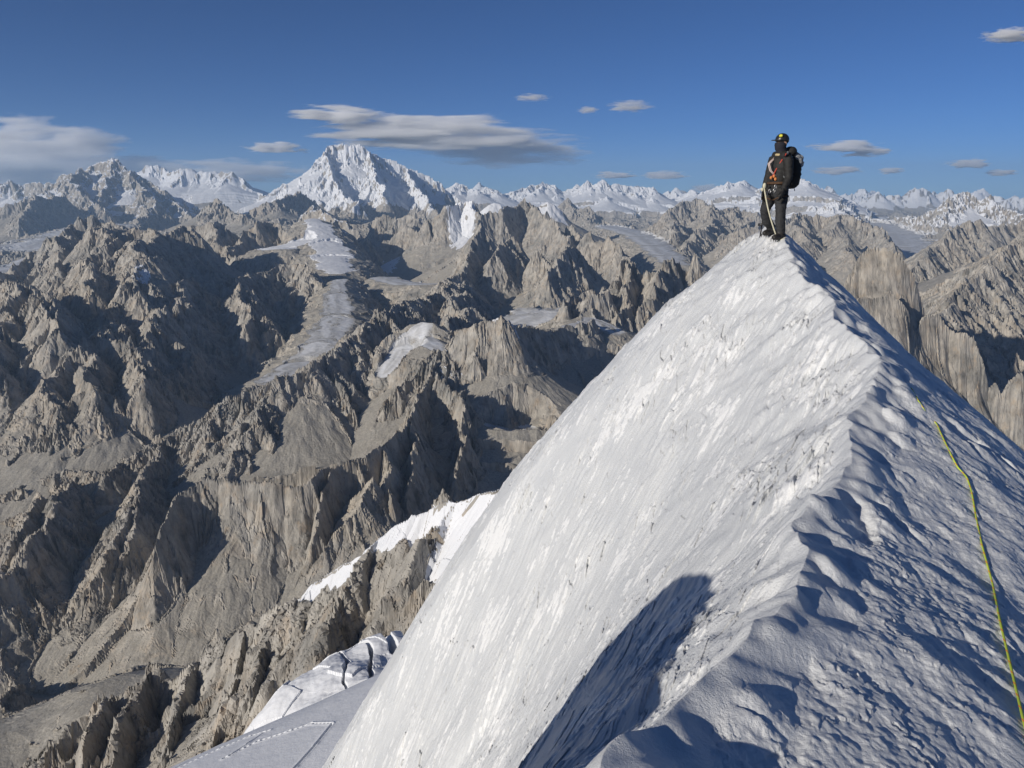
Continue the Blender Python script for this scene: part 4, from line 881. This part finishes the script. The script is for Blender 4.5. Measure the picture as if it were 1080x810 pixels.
# backpack
bk = -fwd
pack = empty('backpack', base + lp(834, 192, .12), 'slim black backpack with a grey bundle on its top worn by the climber', 'backpack')
pb = lambda px, py, y: lp(px, py, y) - lp(834, 192, .12)
up_ = (lp(837, 165) - lp(834, 196)).normalized(); rotp = Matrix((bk.to_tuple(), lft.to_tuple(), (0, 0, 1))).transposed()
bm = bmesh.new(); tube(bm, [pb(833, 198, .10), pb(833.5, 194, .11), pb(835, 184, .12), pb(836, 174, .13), pb(836, 166, .13)], [.09, .15, .165, .15, .11], 16, (bk, .8)); fuse('pack_body', bm, M_pack, pack, .013, 2, .008)
bm = bmesh.new()
for (px, py, r_) in ((840.5, 166.5, .07), (843, 170, .068), (842, 174, .066), (844, 167, .05), (839.5, 164, .05), (845, 173, .04)): ball(bm, pb(px, py, .08), r_, 14)
bund = fuse('bundle', bm, M_grey, pack, .011, 2, .013)
bm = bmesh.new(); tube(bm, [pb(839.5, 176, .15), pb(840.5, 182, .15), pb(840, 188, .14)], [.045, .04, .025], 10); link_bm('side_pocket', bm, M_grey, pack)
for (pts) in ([(842, 175), (841.5, 183), (840.3, 189)], [(836, 197), (838, 199.5), (838, 201.5)]):
    bm = bmesh.new(); tube(bm, [pb(px, py, .1) for px, py in pts], .007, 6); link_bm('strap', bm, M_grey, pack)
bm = bmesh.new(); tube(bm, [pb(834.5, 164, .02), sR + Vector((-.02, -.02, .085)) + (lp(0, 0) - lp(0, 0)) - lp(834, 192, .12), fwdpt(827.5, 170, .14) - lp(834, 192, .12), fwdpt(827.5, 180, .15) - lp(834, 192, .12), pb(831, 190, -.16)], .026, 8, ((.3, -.9, 0), .45)); link_bm('shoulder_strap', bm, M_grey, pack)
# rope from the harness to the snow
tie = base + fwdpt(813.5, 196, .2); endp = base + Vector((lp(818, 247).x, -.16, 0)); endp.z = ground(endp.x, endp.y) + .01
rp = empty('rope', endp, 'pale rope hanging from the harness of the climber to the snow', 'rope')
bm = bmesh.new(); tube(bm, [tie.lerp(endp, t) + Vector((-.03 * math.sin(t * 3.1), 0, 0)) - endp for t in np.linspace(0, 1, 12)] + [Vector((.10, -.05, ground(endp.x + .1, endp.y - .05) - endp.z + .01))], .013, 8); link_bm('rope_strand', bm, M_cream, rp)
bm = bmesh.new(); ball(bm, tie - endp + Vector((.01, 0, .0)), (.03, .03, .05), 12); ball(bm, tie - endp + Vector((-.02, 0, -.06)), (.025, .025, .03), 12); link_bm('knot', bm, M_cream, rp)
# ice axe planted by the boots
axb = on_snow(lp(802, 246, .9)); ax = empty('ice_axe', base + axb, 'black ice axe planted upright in the snow beside the boots of the climber', 'ice axe')
bm = bmesh.new(); tube(bm, [(0, 0, -.10), (.005, 0, .10), (.012, 0, .22)], .017, 8, ((0, 1, 0), .7)); link_bm('shaft', bm, M_steel, ax)
bm = bmesh.new(); tube(bm, [(-.03, 0, .215), (.012, 0, .245), (.05, -.02, .235), (.085, -.04, .20)], [.012, .02, .016, .005], 8, ((.4, .9, 0), .5)); rbox(bm, (-.03, .01, .235), (.05, .02, .045), None, .006); link_bm('axe_head', bm, M_steel, ax)
bm = bmesh.new(); tube(bm, [(.01, 0, .07), (.05, 0, .045), (.09, 0, .06), (.115, 0, .09), (.125, .02, .14)], .006, 6); link_bm('leash', bm, M_black, ax)

# ------------------------------------------------------------------ fixed rope along the right flank
m, nt, b = mat('yellow_green_rope'); L_ = nt.links; tcn = N(nt, 'TexCoord').outputs['UV']; sx = N(nt, 'SeparateXYZ'); L_.new(tcn, sx.inputs[0])
wv = math_(nt, 'FRACT', math_(nt, 'ADD', math_(nt, 'MULTIPLY', sx.outputs[1], 9.0), math_(nt, 'MULTIPLY', sx.outputs[0], 1.0)))
L_.new(mixc(nt, math_(nt, 'LESS_THAN', wv, .16), (.50, .62, .06), (.75, .22, .04)), b.inputs['Base Color']); b.inputs['Roughness'].default_value = .7
ROPE = [(958,404,-.03),(962,411,.004),(968,423,.006),(974,431,0),(981,440,-.03),(987,446,.006),(993,460,.008),(1003,481,.008),(1010,494,.006),(1016,500,.0),(1020,505,.006),(1025,521,.008),(1029,546,.01),(1035,575,.008),(1042,601,.012),(1047,620,.015),(1054,656,.012),(1063,694,.012),(1070,724,.012),(1079,763,.012),(1092,815,.012)]
rp_ = [surface(a, b_) + Vector((0, 0, c)) for a, b_, c in ROPE]
pts = []
for i in range(len(rp_) - 1):
    for k in range(6): pts.append(rp_[i].lerp(rp_[i + 1], k / 6))
for _ in range(3): pts = [pts[0]] + [(pts[i - 1] + pts[i] * 2 + pts[i + 1]) / 4 for i in range(1, len(pts) - 1)] + [pts[-1]]
bm = bmesh.new(); tube(bm, [p - pts[-1] for p in pts], .0062, 8); uvl = bm.loops.layers.uv.new('UVMap')
bm.verts.ensure_lookup_table(); cum = [0]
for a, b_ in zip(pts[:-1], pts[1:]): cum.append(cum[-1] + (b_ - a).length)
bm.verts.index_update()
for f in bm.faces:
    for lp_ in f.loops: lp_[uvl].uv = ((lp_.vert.index % 8) / 8, cum[lp_.vert.index // 8])
o = link_bm('rope', bm, m); o.location = pts[-1]; tag(o, 'yellow-green rope flecked with orange running down the shaded side of the crest', 'rope')
print('things', round(time.time() - T0, 1))

# ------------------------------------------------------------------ clouds beyond the ranges
def cloud_material(dens, thr, nm):
    m = bpy.data.materials.new(nm); m.use_nodes = True; nt = m.node_tree; nt.nodes.clear(); L = nt.links
    o = nt.nodes.new('ShaderNodeOutputMaterial'); v = nt.nodes.new('ShaderNodeVolumePrincipled'); L.new(v.outputs[0], o.inputs['Volume'])
    tc = N(nt, 'TexCoord').outputs['Object']; oi = nt.nodes.new('ShaderNodeObjectInfo')
    ln = nt.nodes.new('ShaderNodeVectorMath'); ln.operation = 'LENGTH'; L.new(tc, ln.inputs[0])
    mp = N(nt, 'Mapping'); mp.inputs['Scale'].default_value = (1.15, .9, 1.7); L.new(tc, mp.inputs[0])
    cmb = nt.nodes.new('ShaderNodeCombineXYZ'); L.new(math_(nt, 'MULTIPLY', oi.outputs['Random'], 37.0), cmb.inputs[0]); L.new(math_(nt, 'MULTIPLY', oi.outputs['Random'], 91.0), cmb.inputs[2])
    ad = nt.nodes.new('ShaderNodeVectorMath'); ad.operation = 'ADD'; L.new(mp.outputs[0], ad.inputs[0]); L.new(cmb.outputs[0], ad.inputs[1])
    n = N(nt, 'TexNoise', Scale=1.8, Detail=8, Roughness=.6); L.new(ad.outputs[0], n.inputs['Vector'])
    # noise minus a falloff towards the rim of the cloud's envelope
    d = math_(nt, 'SUBTRACT', math_(nt, 'MULTIPLY', math_(nt, 'SUBTRACT', n.outputs[0], thr), 2.6), math_(nt, 'SUBTRACT', math_(nt, 'POWER', ln.outputs['Value'], 2.0), .35))
    d = math_(nt, 'MULTIPLY', math_(nt, 'MINIMUM', math_(nt, 'MAXIMUM', d, 0.0), .6), dens); L.new(d, v.inputs['Density'])
    v.inputs['Color'].default_value = (1, 1, 1, 1); v.inputs['Anisotropy'].default_value = 0
    return m
CM = cloud_material(9e-3, .49, 'cloud_vapour'); CW = cloud_material(2.2e-3, .45, 'thin_cloud_vapour')
bm = bmesh.new(); bmesh.ops.create_icosphere(bm, subdivisions=3, radius=1); cme = bpy.data.meshes.new('cloud'); bm.to_mesh(cme); bm.free(); cme.materials.append(CM)
cme2 = cme.copy(); cme2.materials.clear(); cme2.materials.append(CW)
CLOUDS = [(455,142,125,24,86,0,'broad flat cloud capping the great pyramid peak'),(355,121,52,12,84,0,'tattered cloud streak above the left end of the broad flat cloud'),(535,158,80,22,90,1,'thin grey veil at the right end of the broad flat cloud'),
 (10,165,120,44,88,1,'wide grey cloud bank at the left edge over the snow massif'),(120,180,75,20,92,1,'low cloud behind the summit of the dark left massif'),(225,180,60,15,92,1,'low cloud behind the rounded white snow peaks'),(292,156,32,8,86,0,'small cloud left of the great pyramid peak'),(280,182,48,13,95,1,'low cloud just left of the foot of the great pyramid'),
 (648,185,22,5.5,84,0,'small flat cloud left of the climber, over the white range'),(700,185,25,5.5,84,0,'small flat cloud nearest the climber on the left side'),(663,112,22,7,84,1,'faint wisp high between the broad flat cloud and the climber'),(562,103,17,4,84,1,'faint wisp above the right end of the broad flat cloud'),
 (893,154,38,8,84,0,'ragged cloud right of the head of the climber'),(912,160,26,7,85,0,'ragged cloud tail to the right of the backpack'),(884,180,26,5.5,84,0,'small cloud right of the waist of the climber'),(940,180,11,4.5,84,0,'tiny round cloud over the right-hand white range'),
 (1022,173,22,6.5,84,0,'small puffy cloud over the far right peaks'),(1056,182,16,4.5,84,0,'small cloud low at the right edge'),(1070,37,30,8,80,0,'small cloud high in the right corner of the sky'),(620,116,10,4,84,1,'tiny faint wisp left of the high wisp'),(745,199,18,6,84,1,'pale low cloud on the skyline just left of the climber')]
for px, py, wx_, hy_, Yk, thin, lab in CLOUDS:
    c = at(px, py, Yk * 1000); k = Yk * 1000 / FPX
    o = bpy.data.objects.new('cloud', cme2 if thin else cme); C.objects.link(o); o.location = c; o.scale = (wx_ * k * 1.35, max(2500, hy_ * k * 1.6), hy_ * k * 1.1)
    tag(o, lab, 'cloud', 'clouds in the blue sky')

# ------------------------------------------------------------------ light, sky, camera
w = bpy.data.worlds.new('World'); bpy.context.scene.world = w; w.use_nodes = True
nt = w.node_tree; nt.nodes.clear()
sky = nt.nodes.new('ShaderNodeTexSky'); sky.sky_type = 'NISHITA'; sky.sun_disc = False
sky.sun_elevation = SUN_EL; sky.sun_rotation = SUN_AZ; sky.altitude = 6000; sky.air_density = 1.0; sky.dust_density = 10; sky.ozone_density = 8
bg = nt.nodes.new('ShaderNodeBackground'); bg.inputs[1].default_value = .07
wo = nt.nodes.new('ShaderNodeOutputWorld'); nt.links.new(sky.outputs[0], bg.inputs[0]); nt.links.new(bg.outputs[0], wo.inputs[0])
hm = bpy.data.materials.new('thin_air'); hm.use_nodes = True; hn = hm.node_tree; hn.nodes.clear()
ho = hn.nodes.new('ShaderNodeOutputMaterial'); pv = hn.nodes.new('ShaderNodeVolumePrincipled'); hn.links.new(pv.outputs[0], ho.inputs['Volume'])
pv.inputs['Color'].default_value = (.5, .72, 1, 1); pv.inputs['Density'].default_value = 1.6e-5; pv.inputs['Anisotropy'].default_value = .1
bm = bmesh.new(); bmesh.ops.create_cube(bm, size=1); bmesh.ops.scale(bm, vec=(118000, 118000, 4100), verts=bm.verts); bmesh.ops.translate(bm, vec=(0, 0, -250), verts=bm.verts)
me = bpy.data.meshes.new('haze'); bm.to_mesh(me); me.materials.append(hm); o = bpy.data.objects.new('haze', me); C.objects.link(o)
tag(o, 'thin bluish air between the viewer and the far ranges', kind='stuff')
sun = bpy.data.lights.new('sun', 'SUN'); sun.energy = 4.4; sun.angle = math.radians(.5); sun.color = (1, .925, .82)
so = bpy.data.objects.new('sun', sun); C.objects.link(so); so.rotation_euler = (-SUN_DIR).to_track_quat('-Z', 'Y').to_euler()
cam = bpy.data.cameras.new('camera'); cam.sensor_width = 36; cam.lens = 36 * FPX / 1080; cam.clip_start = .1; cam.clip_end = 400000
co = bpy.data.objects.new('camera', cam); C.objects.link(co); co.rotation_euler = (math.pi / 2 - PITCH, 0, 0)
sc = bpy.context.scene; sc.camera = co
sc.view_settings.view_transform = 'Standard'; sc.view_settings.look = 'None'; sc.view_settings.gamma = 1; sc.view_settings.exposure = 0
sc.cycles.volume_bounces = 14; sc.cycles.max_bounces = 16; sc.cycles.diffuse_bounces = 4; sc.cycles.glossy_bounces = 2; sc.cycles.use_denoising = True; sc.cycles.denoiser = 'OPENIMAGEDENOISE'; sc.cycles.denoising_prefilter = 'ACCURATE'; sc.cycles.denoising_input_passes = 'RGB_ALBEDO_NORMAL'; sc.cycles.sampling_pattern = 'BLUE_NOISE'
print('script done', len(SEG), round(time.time() - T0, 1))
